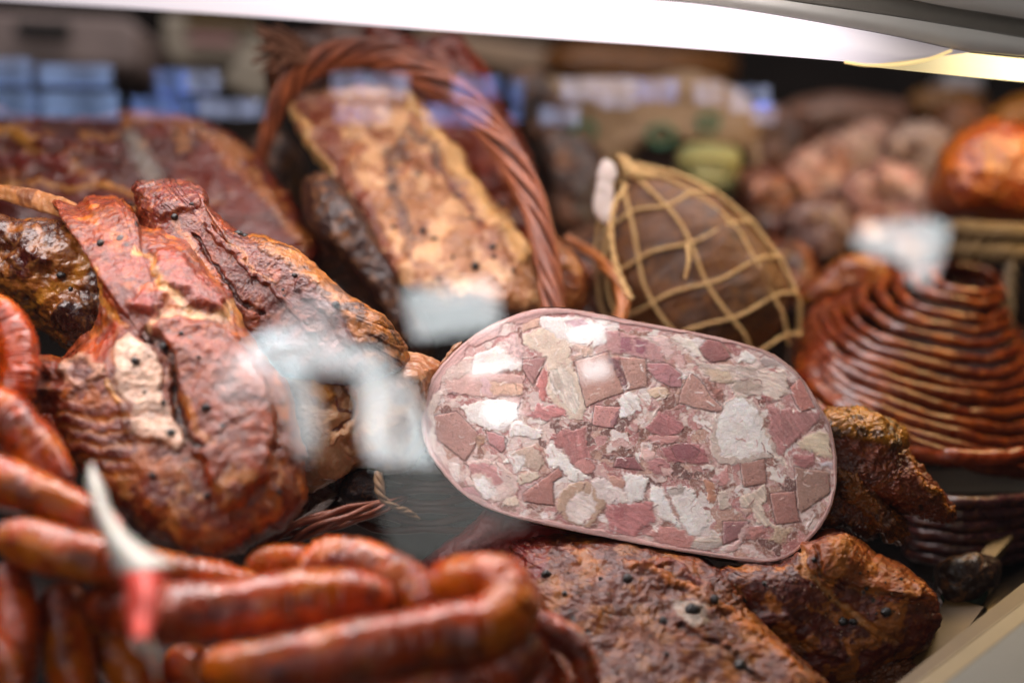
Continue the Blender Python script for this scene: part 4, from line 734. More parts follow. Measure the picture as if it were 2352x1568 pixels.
V, F = prism([atz(2240, 1290, zc), atz(2278, 1235, zc), atz(2335, 1150, zc), atz(2375, 1110, zc), atz(2380, 1160, zc), atz(2310, 1250, zc), atz(2265, 1300, zc)], .006, (0, 0, -1)); o = meshobj('corner_strip', V, F, plain('ochre_strip', '#7d6130', rough=.5), smooth_=False); tag(o, 'blurred ochre strip near the right edge above the steel corner', 'strip')
e = empty('case_frame', atz(2300, 1480, .80), 'steel case frame with a pale cream edge across the bottom right corner', 'frame')
zf = .82
V, F = prism([atz(2060, 1600, zf), atz(2500, 1270, zf), atz(2520, 1295, zf), atz(2095, 1625, zf)], .03, (0, 0, -1)); meshobj('edge', V, F, plain('cream_edge', '#8f7c5a', rough=.4, noise=.05), e, smooth_=False)
V, F = prism([atz(2096, 1626, zf + .002), atz(2521, 1296, zf + .002), atz(2700, 1500, zf + .002), atz(2200, 1800, zf + .002)], .02, (0, 0, -1)); meshobj('plate', V, F, plain('steel_plate', '#77766f', rough=.5, metal=.0, noise=.05), e, smooth_=False)
V, F = prism([atz(2020, 1600, zf - .02), atz(2480, 1235, zf - .02), atz(2500, 1269, zf - .02), atz(2060, 1598, zf - .02)], .01, (0, 0, -1)); meshobj('inner_ledge', V, F, plain('yellow_ledge', '#5c4626', rough=.45), e, smooth_=False)
# ------------------------------------------------------------------ front sausages
SB = '#983a14'
def saus(path, label, seed, c=SB, cc='#b4601e'):
    path = [(a, b, c_, d * 1.06) for a, b, c_, d in path]
    tube('sausage', path, M_link, c, [dict(noise=32, c=cc, t0=.0, t1=.3, a=.8, seed=seed), dict(noise=45, c='#5a1a10', t0=.08, t1=.3, a=.75, seed=seed + 3), dict(noise=110, c='#c0502a', t0=.15, t1=.35, a=.5, seed=seed + 6)], nseg=300, nc=64, seed=200 + seed, amp=1.3, fr=34, wrink=.7, label=label, cat='sausage', group='thick smoked sausages heaped at the front')
M_link = meat('link_skin', rough=.22, coat=.8, mottle=.3, msc=45, lightamt=.25, light='#cc6a20', dark='#300804', bump=.25, bsc=110, sss=.25, wrinkle=.3, wsc=(70, 70, 150), fine=450, sat=1.15, val=1.25)
saus([(560, 1305, .61, 34), (640, 1290, .61, 42), (720, 1300, .61, 40), (790, 1335, .61, 36)], 'short dark sausage link behind the arched one, below the knuckle', 1)
saus([(700, 1330, .60, 42), (750, 1290, .60, 50), (850, 1300, .59, 52), (930, 1340, .585, 56), (985, 1400, .58, 58), (1010, 1470, .59, 54)], 'arched sausage whose bend rises highest at the front middle', 2)
saus([(190, 1395, .575, 46), (280, 1400, .565, 56), (400, 1412, .555, 66), (560, 1395, .555, 68), (720, 1370, .56, 66), (840, 1375, .57, 58), (895, 1410, .58, 50)], 'long sausage running left to right just below the red tag', 3)
saus([(1000, 1345, .585, 46), (1070, 1330, .57, 54), (1140, 1335, .56, 58), (1170, 1390, .55, 64), (1120, 1440, .54, 68), (1000, 1460, .535, 70), (860, 1485, .53, 70), (700, 1515, .53, 66), (560, 1535, .53, 58), (480, 1530, .54, 46)], 'big hooked sausage folded back on itself, nearest the camera', 4, '#9a3a18')
saus([(1200, 1450, .56, 52), (1180, 1520, .55, 62), (1080, 1560, .545, 66), (900, 1585, .54, 68), (700, 1620, .54, 68)], 'sausage under the big hooked one at the bottom edge', 5)
saus([(1215, 1420, .60, 30), (1270, 1450, .60, 36), (1325, 1490, .60, 34), (1350, 1560, .60, 30), (1340, 1640, .60, 30)], 'wrinkled thin sausage curling down right of the hooked one', 6)
saus([(1215, 1480, .61, 40), (1255, 1530, .61, 46), (1260, 1610, .61, 46)], 'plump sausage end between the hooked and the wrinkled one', 7)
saus([(10, 1235, .57, 30), (50, 1240, .565, 52), (140, 1268, .56, 58), (260, 1295, .565, 56), (400, 1325, .575, 50), (540, 1345, .59, 42), (600, 1370, .60, 34)], 'golden sausage crossing behind the red tag from the left', 8, '#96421a', '#bd6a1c')
saus([(-80, 1080, .58, 50), (20, 1110, .575, 56), (120, 1155, .575, 54), (220, 1205, .58, 46), (260, 1240, .59, 36)], 'sausage sloping down from the left edge above the golden one', 9)
saus([(-60, 940, .60, 48), (10, 960, .60, 56), (70, 1020, .60, 56), (120, 1085, .60, 46), (150, 1130, .60, 36)], 'shiny sausage left of the knuckle, second from the top at the edge', 10)
saus([(-60, 700, .63, 40), (5, 730, .63, 42), (40, 800, .625, 42), (45, 880, .62, 44), (20, 950, .62, 40)], 'curved sausage at the left edge below the dark shoulder', 11)
saus([(110, 950, .64, 30), (130, 1010, .635, 34), (160, 1060, .63, 32)], 'small sausage end hidden between the edge pile and the knuckle', 12)
saus([(10, 1300, .57, 40), (30, 1380, .56, 48), (35, 1480, .55, 52), (20, 1600, .55, 52)], 'leftmost of the upright sausages at the bottom left', 13)
saus([(140, 1345, .58, 42), (150, 1420, .57, 54), (160, 1510, .565, 56), (180, 1620, .56, 56)], 'second upright sausage from the left at the bottom', 14)
saus([(240, 1440, .59, 44), (280, 1500, .58, 58), (320, 1580, .575, 58), (340, 1680, .57, 54)], 'third upright sausage from the left, below the long one', 15)
saus([(400, 1500, .60, 40), (450, 1550, .59, 54), (500, 1630, .59, 56)], 'sausage end peeping out below the white tip of the tag', 16)
saus([(-70, 1440, .545, 40), (-25, 1500, .54, 52), (5, 1620, .54, 52)], 'sausage cut by the bottom left corner of the picture', 17)
# plastic clip tag
e = empty('plastic_tag', P(320, 1540, .52), 'thin curved white plastic tag with a red middle stuck among the sausages', 'tag')
def blade(name, L, R, d, mat):
    L = spline(L, 60); R = spline(R, 60); n = 60; dd = np.linspace(*d, n); V = []
    for t, off in ((0, 0), (.5, -.0035), (1, 0), (.5, .001)):
        q = L * (1 - t) + R * t; V.append(P(q[:, 0], q[:, 1], dd + off))
    V = np.array(V).reshape(-1, 3); F = []
    for r in range(4):
        a = r * n; b = ((r + 1) % 4) * n
        for i in range(n - 1): F.append([a + i, a + i + 1, b + i + 1, b + i])
    F += [[0, n, 2 * n, 3 * n], [4 * n - 1, 3 * n - 1, 2 * n - 1, n - 1]]
    meshobj(name, V, F, mat, e)
M_wh = plain('white_plastic', '#ece8dc', rough=.35, noise=.04, sss=.2); M_red = plain('red_plastic', '#ff5a4a', rough=.35, noise=.06, sss=.2)
blade('clip_arm', [(204, 1066), (199, 1110), (212, 1160), (228, 1210), (246, 1262), (266, 1318)], [(214, 1064), (240, 1118), (256, 1168), (292, 1220), (345, 1262), (402, 1296)], (.535, .50), M_wh)
blade('label_field', [(268, 1312), (285, 1350), (285, 1390), (292, 1430), (300, 1462)], [(385, 1312), (372, 1350), (368, 1390), (356, 1430), (345, 1462)], (.52, .48), M_red)
blade('spike', [(300, 1460), (312, 1490), (340, 1515), (358, 1560)], [(346, 1460), (356, 1490), (362, 1525), (362, 1562)], (.49, .50), M_wh)

# ------------------------------------------------------------------ the brawn slice
R1 = lambda pts: [(964.7 + x * .21975, 689.1 + y * .21975) for x, y in pts]
R2 = lambda pts: [(1424.1 + x * .21975, 717.8 + y * .21975) for x, y in pts]
R3 = lambda pts: [(964.7 + x * .21975, 976.2 + y * .21975) for x, y in pts]
R4 = lambda pts: [(1424.1 + x * .21975, 976.2 + y * .21975) for x, y in pts]
OUT = [(966, 965), (972, 920), (985, 882), (1010, 842), (1060, 792), (1120, 750), (1200, 717), (1260, 707), (1330, 712), (1450, 735), (1600, 763), (1700, 786), (1780, 815), (1840, 865), (1882, 930), (1908, 980), (1922, 1060), (1918, 1130), (1897, 1190), (1860, 1238), (1815, 1275), (1765, 1290), (1690, 1285), (1560, 1265), (1400, 1235), (1250, 1204), (1150, 1178), (1070, 1138), (1012, 1080), (978, 1022)]
LV, FT, LN, CR, WH, TN, GY = '#b38478', '#dccbc2', '#ac6868', '#d0b48e', '#ece3dd', '#a98468', '#b8aca4'
CH = [  # (polygon, colour, style, rotation of the fibre)
 (R1([(250,820),(700,760),(1080,780),(1080,1000),(700,1030),(300,960)]), '#cfa69c', 'f', .2), (R1([(200,620),(560,580),(560,780),(250,820),(160,870)]), '#d6bdb2', 'f', .1),
 (R1([(700,830),(1080,860),(1060,1000),(760,1000)]), '#d9b196', 'f', 0), (R1([(560,560),(900,470),(1050,560),(1080,640),(1040,720),(800,760),(560,780)]), WH, 'f', 0),
 (R1([(850,440),(1000,400),(1100,480),(1100,600),(960,620),(860,520)]), '#d2b2ae', 'm', 0), (R1([(1060,230),(1240,160),(1260,300),(1080,340)]), '#cfa892', 'f', 0),
 (R1([(1250,150),(1600,190),(1950,270),(1960,430),(1800,480),(1650,470),(1480,430),(1280,320)]), WH, 'f', .1), (R1([(1500,230),(1700,200),(1780,260),(1600,300)]), '#c296a0', 'f', 0),
 (R1([(1600,480),(1800,480),(1780,560),(1700,620),(1600,620)]), '#cfae9c', 'm', 0),
 (R1([(1100,370),(1300,310),(1500,420),(1600,470),(1560,620),(1640,800),(1740,1100),(1680,1240),(1560,1240),(1430,1140),(1330,1010),(1330,640),(1200,520),(1080,430)]), '#dac6b2', 'f', .5),
 (R1([(1360,720),(1480,680),(1600,830),(1680,1090),(1600,1180),(1480,1070),(1370,930)]), '#dccfc2', 's', 1.1), (R1([(1390,740),(1470,800),(1520,960),(1440,930)]), '#c4b6a8', 'f', 0),
 (R1([(1620,650),(1960,540),(2130,960),(1870,1050),(1740,1110),(1700,950)]), '#b98c7c', 'l', 0), (R1([(1960,530),(2080,600),(2160,900),(2150,960),(2120,900)]), '#70434a', 'm', 0),
 (R2([(0,465),(270,490),(280,770),(90,805)]), '#b68a7b', 'l', 0), (R2([(-140,150),(0,200),(250,280),(470,370),(450,530),(270,490),(-130,390)]), '#be8c8a', 'f', 0), (R2([(20,260),(120,270),(150,420),(20,430)]), '#a06070', 'f', 0), (R2([(180,290),(290,330),(260,440),(170,420)]), '#99586a', 'f', 0),
 (R1([(1080,620),(1320,600),(1180,890),(1070,720)]), '#ad7c78', 'l', 0), (R1([(1290,720),(1350,740),(1330,880),(1300,1060),(1240,1040),(1200,900)]), '#c0706a', 's', 1.3),
 (R1([(120,1220),(380,1170),(600,1390),(600,1470),(470,1680),(300,1547),(190,1457)]), '#b3877c', 'l', 0), (R1([(400,1130),(700,1030),(1040,1090),(1000,1240),(880,1380),(700,1340),(580,1290)]), '#e8ded8', 'f', 0),
 (R1([(950,1280),(1050,1260),(1180,1340),(1290,1360),(1270,1420),(1200,1450),(930,1410)]), WH, 'f', 0), (R1([(1220,1080),(1480,1140),(1520,1200),(1350,1260),(1130,1230)]), '#bc7674', 's', .3),
 (R1([(1830,1100),(2110,1120),(2020,1340),(1800,1300)]), '#c08680', 'l', 0), (R1([(2090,1110),(2115,1125),(2030,1340),(2000,1330)]), '#8a5c66', 'm', 0), (R1([(2050,1030),(2290,1050),(2290,1130),(2150,1220),(2090,1210),(2120,1130)]), WH, 's', .8),
 (R1([(60,900),(150,870),(260,960),(160,1200),(170,1500),(100,1560),(30,1300)]), '#dcc8be', 'f', 1.4), (R1([(640,800),(740,860),(740,980),(660,980)]), '#d6b0b0', 'f', 0),
 (R3([(0,100),(150,140),(180,350),(250,640),(140,560),(40,300)]), '#dcc4ba', 'f', 1.3), (R3([(80,440),(170,420),(170,490),(110,490)]), '#c8706a', 'f', 0),
 (R3([(700,60),(880,120),(900,220),(860,280),(720,180)]), '#b88080', 'l', 0), (R3([(590,100),(700,100),(680,200),(600,230)]), TN, 'm', 0),
 (R3([(1380,90),(1700,20),(1760,250),(1850,450),(1830,500),(1600,400),(1500,250),(1370,140)]), '#b4706c', 's', 1.35), (R3([(1600,400),(1740,330),(1850,450),(1830,500),(1700,500)]), '#c88880', 'f', 0),
 (R3([(1310,250),(1380,190),(1480,260),(1600,430),(1790,550),(1640,610),(1540,560),(1480,480),(1420,440),(1330,420)]), WH, 'f', 0),
 (R3([(960,290),(1220,190),(1300,380),(1230,470),(1100,460)]), '#c2aa98', 'f', .4), (R3([(940,290),(1110,350),(1020,500),(960,400),(860,380)]), WH, 's', 1.0),
 (R3([(1020,520),(1200,480),(1260,540),(1060,640)]), '#d2c2ae', 'f', 0),
 (R3([(480,380),(640,330),(860,400),(1040,560),(1020,720),(850,790),(650,770),(530,650),(460,540)]), '#d9c0b6', 'f', 0), (R3([(500,400),(680,370),(870,470),(880,580),(800,640),(760,540),(640,480),(520,520)]), '#c58e8c', 's', .5), (R3([(560,560),(680,520),(780,620),(830,740),(700,780),(620,680)]), WH, 'f', 0),
 (R3([(290,390),(400,400),(420,520),(380,600),(290,560)]), '#dfd0c8', 'f', 0), (R3([(440,650),(560,640),(640,740),(560,810),(450,740)]), '#b58084', 'l', 0), (R3([(900,760),(1000,740),(1040,850),(880,840)]), '#d6c2ae', 's', 1.4),
 (R3([(1450,440),(1490,530),(1390,590),(1400,835),(1100,800),(1080,720),(1280,570)]), '#ad7468', 'l', 0),
 (R3([(1420,850),(1470,700),(1600,610),(1760,590),(1880,680),(1950,820),(1860,950),(1780,1080),(1520,990)]), '#bf9f84', 'f', 0), (R3([(1520,850),(1640,720),(1800,720),(1860,820),(1820,930),(1740,1060),(1560,980)]), '#dcccc4', 's', .5),
 (R3([(1780,580),(1940,560),(2100,640),(2190,800),(2000,840),(1880,760)]), '#e0d0ca', 'f', 0), (R4([(20,490),(100,480),(300,570),(280,640),(270,790),(120,780),(60,640)]), WH, 'f', 0), (R3([(1960,510),(2110,530),(2130,680),(2020,640)]), '#c0907e', 'f', 0),
 (R4([(-150,830),(-80,820),(350,800),(370,1000),(200,1080),(160,1190),(-100,1100),(-150,950)]), '#b87070', 's', .5), (R4([(-60,860),(60,850),(80,980),(-40,1000)]), '#a85a5e', 'f', 0), (R4([(-30,340),(150,330),(250,470),(-60,430)]), '#8c4e54', 'l', 0),
 (R4([(320,620),(440,640),(490,760),(650,1080),(600,1080),(440,960),(340,780)]), WH, 'f', 0), (R4([(480,680),(680,620),(780,680),(890,880),(920,1050),(800,1170),(700,1150),(600,900)]), WH, 'f', 0), (R4([(480,660),(640,610),(690,650),(660,700),(520,730)]), GY, 'f', 0),
 (R4([(260,1140),(420,1050),(620,1100),(760,1190),(740,1300),(560,1290),(380,1230)]), '#c08078', 'f', 0), (R4([(760,1190),(960,1160),(960,1080),(1060,1180),(1060,1280),(920,1310),(760,1300)]), '#d5c6b8', 's', .1), (R4([(760,1240),(1060,1240),(1050,1290),(920,1312),(760,1300)]), GY, 'f', 0),
 (R4([(1080,1010),(1350,1010),(1240,1180),(1080,1250)]), '#9c686a', 'l', 0), (R4([(1350,1020),(1340,1140),(1220,1300),(1140,1350),(1080,1310),(1220,1200),(1260,1080)]), '#d4aea8', 'f', 0), (R4([(1330,1080),(1430,1050),(1490,1110),(1440,1190),(1330,1180)]), '#b87a70', 'm', 0),
 (R4([(1260,390),(1510,360),(1540,610),(1300,640)]), '#aa7a6c', 'l', 0), (R4([(1570,720),(1820,690),(1880,1010),(1640,1030)]), '#a87266', 'l', 0), (R4([(1830,440),(2190,490),(2200,700),(1900,910),(1860,880)]), '#a07c6c', 'l', 0),
 (R2([(1080,950),(1270,870),(1400,950),(1520,1080),(1560,1300),(1640,1500),(1560,1540),(1270,1560),(1200,1590),(1040,1570),(950,1470),(940,1280),(980,1100)]), '#cdb9ad', 'f', 0), (R2([(1090,970),(1260,890),(1390,970),(1500,1090),(1530,1300),(1590,1480),(1270,1520),(1060,1500),(1010,1300),(1010,1100)]), '#e9e0da', 'f', 0), (R4([(1500,330),(1700,320),(1760,440),(1600,400)]), '#d8c4b8', 'm', 0),
 (R2([(1550,970),(1700,1000),(1860,1010),(2100,1040),(2080,1120),(1960,1240),(1830,1370),(1700,1500),(1650,1490),(1570,1250)]), '#ae7472', 's', 1.0), (R2([(1780,780),(1880,680),(2040,990),(1900,1030),(1840,950)]), '#bb7468', 'l', 0), (R2([(1870,1370),(1950,1280),(2090,1240),(2200,1280),(2210,1540),(2080,1500),(1900,1440)]), '#d8c4a8', 's', .15),
 (R4([(1820,330),(2000,310),(2060,400),(1960,450),(1840,410)]), '#a86868', 's', .2), (R4([(2070,390),(2200,380),(2220,440),(2120,440)]), '#c8bcc0', 'f', 0),
 (R2([(520,250),(620,240),(800,290),(830,370),(880,460),(940,520),(860,500),(700,380),(580,320)]), '#e2d4c8', 'f', 0), (R2([(300,260),(500,280),(560,420),(480,500),(440,370)]), '#d4b4ae', 'f', 0), (R2([(830,370),(920,280),(1050,310),(1160,460),(1100,500),(960,520),(880,450)]), '#9c5e5c', 'l', 0),
 (R2([(1250,400),(1330,380),(1400,430),(1400,490),(1330,515),(1230,500)]), '#eee6e0', 'f', 0), (R2([(1460,470),(1560,460),(1700,530),(1620,570),(1500,560)]), '#b8a8a4', 'f', 0),
 (R2([(730,470),(960,540),(1450,530),(1470,620),(1720,600),(1760,840),(1600,930),(1480,860),(1200,900),(1180,740),(950,720),(850,600)]), '#d8c4b8', 's', .35), (R2([(860,580),(1160,620),(1180,740),(960,720)]), '#ccb49a', 'f', 0), (R2([(1180,720),(1360,700),(1540,800),(1250,850),(1170,800)]), '#b8a698', 'f', 0), (R2([(1480,840),(1600,900),(1500,930)]), '#a84a48', 'm', 0),
 (R2([(290,530),(500,540),(640,640),(640,780),(540,780),(380,700),(300,600)]), '#b4787c', 'l', 0), (R2([(290,790),(400,770),(530,830),(480,890),(350,880)]), '#d8bca0', 'f', 0), (R2([(730,640),(830,710),(940,880),(1070,1000),(1040,1035),(800,1000),(620,940),(650,800)]), '#b88a7c', 'l', 0), (R2([(800,680),(900,700),(1100,860),(1060,960),(940,880)]), '#9a6455', 'm', 0),
 (R2([(0,880),(100,820),(200,890),(190,960),(100,1080),(0,1090)]), WH, 's', .8), (R2([(280,1180),(420,1020),(560,1100),(670,1170),(640,1240),(480,1290),(330,1260)]), '#ae6a6c', 's', .6), (R2([(430,1420),(640,1350),(800,1370),(900,1460),(900,1600),(500,1560)]), '#a45c60', 's', .4), (R2([(540,1400),(700,1360),(820,1450),(760,1540),(600,1520)]), '#98545e', 'l', 0), (R2([(300,1290),(640,1270),(600,1340),(420,1400),(280,1340)]), '#c48a84', 's', .1),
 (R4([(200,220),(330,250),(400,330),(300,370),(230,350)]), '#dcb4ac', 'f', 0), (R4([(290,370),(420,330),(540,420),(550,560),(400,520),(300,460)]), '#b87878', 's', .4), (R4([(430,440),(550,450),(550,560),(440,520)]), '#d8b0a8', 'f', 0), (R4([(960,570),(1100,430),(1130,560),(1090,640)]), '#c88a84', 's', .9), (R4([(890,580),(1000,600),(1020,800),(940,800)]), '#b87c58', 'f', 0), (R4([(1030,750),(1060,640),(1120,700),(1150,880),(1050,880)]), '#d0beb0', 'f', 0),
 (R4([(1240,770),(1280,710),(1380,700),(1540,620),(1530,780),(1480,830),(1560,1000),(1760,1090),(1500,1050),(1420,1000),(1380,850),(1260,820)]), '#d8c4b2', 's', .9), (R4([(1250,880),(1340,850),(1380,920),(1320,970)]), '#b8988c', 'f', 0), (R4([(1930,1100),(2040,900),(2030,960),(1970,1080)]), WH, 'f', 0), (R4([(1600,1040),(1800,1100),(1700,1240),(1520,1200)]), '#bda488', 'm', 0),
 (R4([(840,430),(990,430),(960,480),(870,480)]), '#dcccc2', 'f', 0), (R4([(2000,440),(2020,440),(2010,460)]), LN, 'm', 0),
]
def slice_face():
    nu, nv = 720, 440
    B = spline(OUT, 600, True); c = np.array([1443, 995.])
    # rings x angles: same net as the rind, dense near the face
    nth, nrg = 900, 300
    B = spline(OUT, nth, True); t_ = np.linspace(0, 2 * math.pi, nth, endpoint=False); B = c + (B - c) * (1 + .0022 * fbm(np.stack([np.cos(t_), np.sin(t_), t_ * 0], 1), 14, 4, 3, gain=.7))[:, None]; s = np.linspace(0.002, 1, nrg)
    UV = (c + s[:, None, None] * (B - c)[None]).reshape(-1, 2); sr = np.repeat(s, nth)
    q3 = np.stack([UV[:, 0] * .01, UV[:, 1] * .01, np.zeros(len(UV))], 1)
    w1 = np.stack([fbm(q3, 1.6, 3, 1), fbm(q3, 1.6, 3, 2)], 1) * 4.5; w2 = np.stack([fbm(q3, 8, 3, 3), fbm(q3, 8, 3, 4)], 1) * 2.2; w3 = np.stack([fbm(q3, 20, 2, 31), fbm(q3, 20, 2, 41)], 1) * 2.0
    qb = UV + w1 * 2.2 + w2 * 1.6
    # jelly and mince between the chunks
    n0 = fbm(q3, 3.2, 4, 5); n1 = fbm(q3, 6.5, 4, 6); n2 = fbm(q3, 14, 3, 7)
    col = np.tile(lin('#b88e84'), (len(UV), 1)); h = np.zeros(len(UV))
    def blend(m, cc): 
        nonlocal col; col = col * (1 - m[:, None]) + lin(cc) * m[:, None]
    def blob(cx, cy, rx, ry): return np.exp(-((UV[:, 0] - cx) / rx) ** 2 - ((UV[:, 1] - cy) / ry) ** 2)
    jel = np.clip(blob(1450, 1010, 150, 60) + blob(1620, 1120, 120, 60) + blob(1300, 1190, 110, 30) + blob(1600, 900, 90, 40) + blob(1820, 1240, 100, 40) + blob(1760, 1060, 60, 80), 0, 1)
    sw = fbm(q3 + .35 * np.stack([n0, n1, n0], 1), 3.6, 4, 12)
    blend(smooth(-.15, .3, n0) * .8, '#cba59c'); blend(smooth(.0, .35, sw) * (1 - .5 * jel), '#dcc6bd'); blend(jel * smooth(-.35, .15, n0 + .2), '#9a7058')
    blend(smooth(.12, .34, n1) * .6, '#c99a94'); blend(smooth(.2, .42, -n1) * .55, '#9c6660'); blend(np.exp(-(sw / .05) ** 2) * .5, '#e6d6ce'); blend(np.exp(-((n0 - .1) / .04) ** 2) * .45, '#ae6460')
    blend(smooth(.25, .45, n2) * .5, '#e4d6ce'); blend(smooth(.3, .45, -n2) * .4, '#a8605a')
    h += n1 * .35 + n2 * .30 - .9
    rs2 = np.random.RandomState(5)
    # a mosaic of soft tissue fills everything between them
    ns = 900; sx = rs2.uniform(950, 1935, ns); sy = rs2.uniform(695, 1300, ns); pal = np.array([lin(x) for x in ['#dcc8c0', '#cfa49e', '#bd7f7c', '#a86262', '#ebe0da', '#bf9480', '#74402f', '#dcc4ba', '#8c5c48', '#5c302a']])
    wts0 = np.array([3, 2.5, 2.2, 1, 3, 1.5, .4, 2.5, 1, .5]); wts1 = np.array([.7, 1, 2, 2, 1, 1, 3.5, .4, 3, 4])
    jl = np.exp(-((sx - 1450) / 170) ** 2 - ((sy - 1000) / 70) ** 2) + np.exp(-((sx - 1620) / 130) ** 2 - ((sy - 1110) / 60) ** 2) + np.exp(-((sx - 1820) / 100) ** 2 - ((sy - 1200) / 80) ** 2) + np.exp(-((sx - 1320) / 120) ** 2 - ((sy - 1180) / 30) ** 2)
    ci = np.array([rs2.choice(10, p=(w_ := wts0 * (1 - min(j, 1)) + wts1 * min(j, 1)) / w_.sum()) for j in jl]); an = rs2.uniform(0, 3.14, ns)
    qq = UV + w1 * 5.5 + w2 * 2.0; cell = np.zeros(len(UV), int); gap = np.zeros(len(UV))
    for a0 in range(0, len(UV), 20000):
        d = np.hypot(qq[a0:a0+20000, 0, None] - sx, (qq[a0:a0+20000, 1, None] - sy) * 1.3); k2 = np.argpartition(d, 1, axis=1)[:, :2]; dd2 = np.take_along_axis(d, k2, 1); o = np.argsort(dd2, 1); k2 = np.take_along_axis(k2, o, 1); dd2 = np.take_along_axis(dd2, o, 1)
        cell[a0:a0+20000] = k2[:, 0]; gap[a0:a0+20000] = dd2[:, 1] - dd2[:, 0]
    ed = smooth(0, 5, gap)[:, None]; cc = pal[ci[cell]] * (1 + .16 * fbm(np.stack([q3[:, 0] * 3 + cell * .37, q3[:, 1] * 9, cell * .91], 1), 1.0, 3, 2))[:, None]
    col = col * (1 - .85 * ed) + cc * .85 * ed; h = h * .35 + rs2.uniform(-.35, .25, ns)[cell] * ed[:, 0] - .3
    blend(np.exp(-(sw / .035) ** 2) * .35, '#ece0d8'); blend(smooth(.3, .5, n2) * .35, '#e4d6ce')
    # small unlisted morsels, kept under the traced ones
    for k in range(300):
        cx, cy = rs2.uniform(975, 1915), rs2.uniform(715, 1285); r = rs2.uniform(4, 13); a = rs2.uniform(0, 3.14); el = rs2.uniform(.4, .9)
        dx = qb[:, 0] - cx; dy = qb[:, 1] - cy; sel = np.where((np.abs(dx) < r * 1.6) & (np.abs(dy) < r * 1.6))[0]
        if len(sel) == 0: continue
        x = dx[sel] * math.cos(a) + dy[sel] * math.sin(a); y = -dx[sel] * math.sin(a) + dy[sel] * math.cos(a)
        m = (1 - smooth(.7, 1.1, np.hypot(x, y / el) / r)) * .75; cc = lin(rs2.choice(['#d8c2ba', '#c9968f', '#b87a76', '#e2d6ce', '#c09a86', '#d0aaa2', '#a06a62']))
        col[sel] = col[sel] * (1 - m[:, None]) + cc * m[:, None]; h[sel] = h[sel] * (1 - m) + (m * (-.2 + rs2.uniform(-.3, .3)))
    for i, (poly, cc, st, ang) in enumerate(CH):
        poly = np.array(poly); lo = poly.min(0) - 22; hi = poly.max(0) + 22
        sel = np.where((UV[:, 0] > lo[0]) & (UV[:, 0] < hi[0]) & (UV[:, 1] > lo[1]) & (UV[:, 1] < hi[1]))[0]
        ww = {'l': .4, 'f': 1.3, 's': 1.4, 'm': 2.4}[st]; ed = {'l': 1.2, 'f': 3.2, 's': 3.2, 'm': 6}[st]
        q = UV[sel] + w1[sel] * ww + w2[sel] * ww * 1.3 + (w3[sel] if st != 'l' else 0); d = sdpoly(q, poly)
        m = 1 - smooth(-ed, ed * .8, d); rimd = np.exp(-((d - 1.5) / 2.2) ** 2) * (.65 if st == 'l' else .12)
        col[sel] = col[sel] * (1 - rimd[:, None]) + lin('#5a3230') * rimd[:, None]
        base = lin(cc)[None] * np.ones((len(sel), 1)); q3s = q3[sel]
        nlo = fbm(q3s, 2.5, 3, 20 + i)[:, None]; base = base * (1 + .16 * nlo)
        if st == 's':
            x = UV[sel, 0] * math.cos(ang) + UV[sel, 1] * math.sin(ang); y = -UV[sel, 0] * math.sin(ang) + UV[sel, 1] * math.cos(ang)
            fi = fbm(np.stack([x * .012, y * .14, np.full(len(x), i * 1.7)], 1) + nlo * .4, 1.0, 3, i); base = base * (1 + .28 * fi[:, None]); hh = fi * .3
        elif st == 'l':
            pit = smooth(.42, .6, fbm(q3s, 14, 2, 40 + i)) * smooth(-.1, .35, nlo[:, 0]); base = base * (1 - .35 * pit[:, None]) * (1 + .10 * fbm(q3s, 30, 2, i)[:, None]); hh = -.35 * pit
        elif st == 'f':
            vein = np.exp(-(fbm(q3s, 2.6, 3, 60 + i) / .03) ** 2) * .2; base = base * (1 - vein[:, None]) + lin('#c07a74') * vein[:, None]; base *= (1 + .08 * fbm(q3s, 20, 2, i)[:, None]); hh = fbm(q3s, 5, 3, i) * .25
        else:
            fi = fbm(q3s, 9, 3, 80 + i); base = base * (1 + .35 * fi[:, None]); hh = fi * .4
        col[sel] = col[sel] * (1 - m[:, None]) + base * m[:, None]
        if st in 'fs': eg = smooth(-9, 0, d)[:, None] * .55; base = base * (1 - eg) + lin('#c39a8e') * eg
        if st == 'l': eg = smooth(-7, 0, d)[:, None] * .35; base = base * (1 - eg) + lin('#8a5a50') * eg
        dome = np.clip(-d / 9, 0, 1); h[sel] = h[sel] * (1 - m) + m * (.15 + .3 * dome + hh) - rimd * .5
    # loose fibres and shreds
    for k in range(420):
        cx, cy = rs2.uniform(985, 1905), rs2.uniform(725, 1275); a = rs2.uniform(0, 6.28); L_ = rs2.uniform(6, 26); pts = [(cx, cy)]
        for j in range(5): a += rs2.uniform(-.7, .7); pts.append((pts[-1][0] + L_ / 5 * math.cos(a), pts[-1][1] + L_ / 5 * math.sin(a)))
        sel = np.where((np.abs(UV[:, 0] - cx) < L_ + 4) & (np.abs(UV[:, 1] - cy) < L_ + 4))[0]
        d = dline(UV[sel] + w2[sel] * .6, pts); wd = rs2.uniform(.7, 2.0); m = (np.exp(-(d / wd) ** 2) * rs2.uniform(.35, .85))[:, None]
        col[sel] = col[sel] * (1 - m) + lin(rs2.choice(['#f2e8e2', '#f2e8e2', '#e6cfc6', '#8a4a48', '#5e3a34', '#b0605c'])) * m; h[sel] += m[:, 0] * .4
    # rind band
    de = -sdpoly(UV + w2 * .25, B[::4]); th = np.interp(UV[:, 0], [960, 1000, 1100, 1300, 1922], [9, 20, 25, 11, 6])
    th = np.where(UV[:, 1] > 1000, np.interp(UV[:, 0], [960, 1100, 1900], [9, 12, 7]), th)
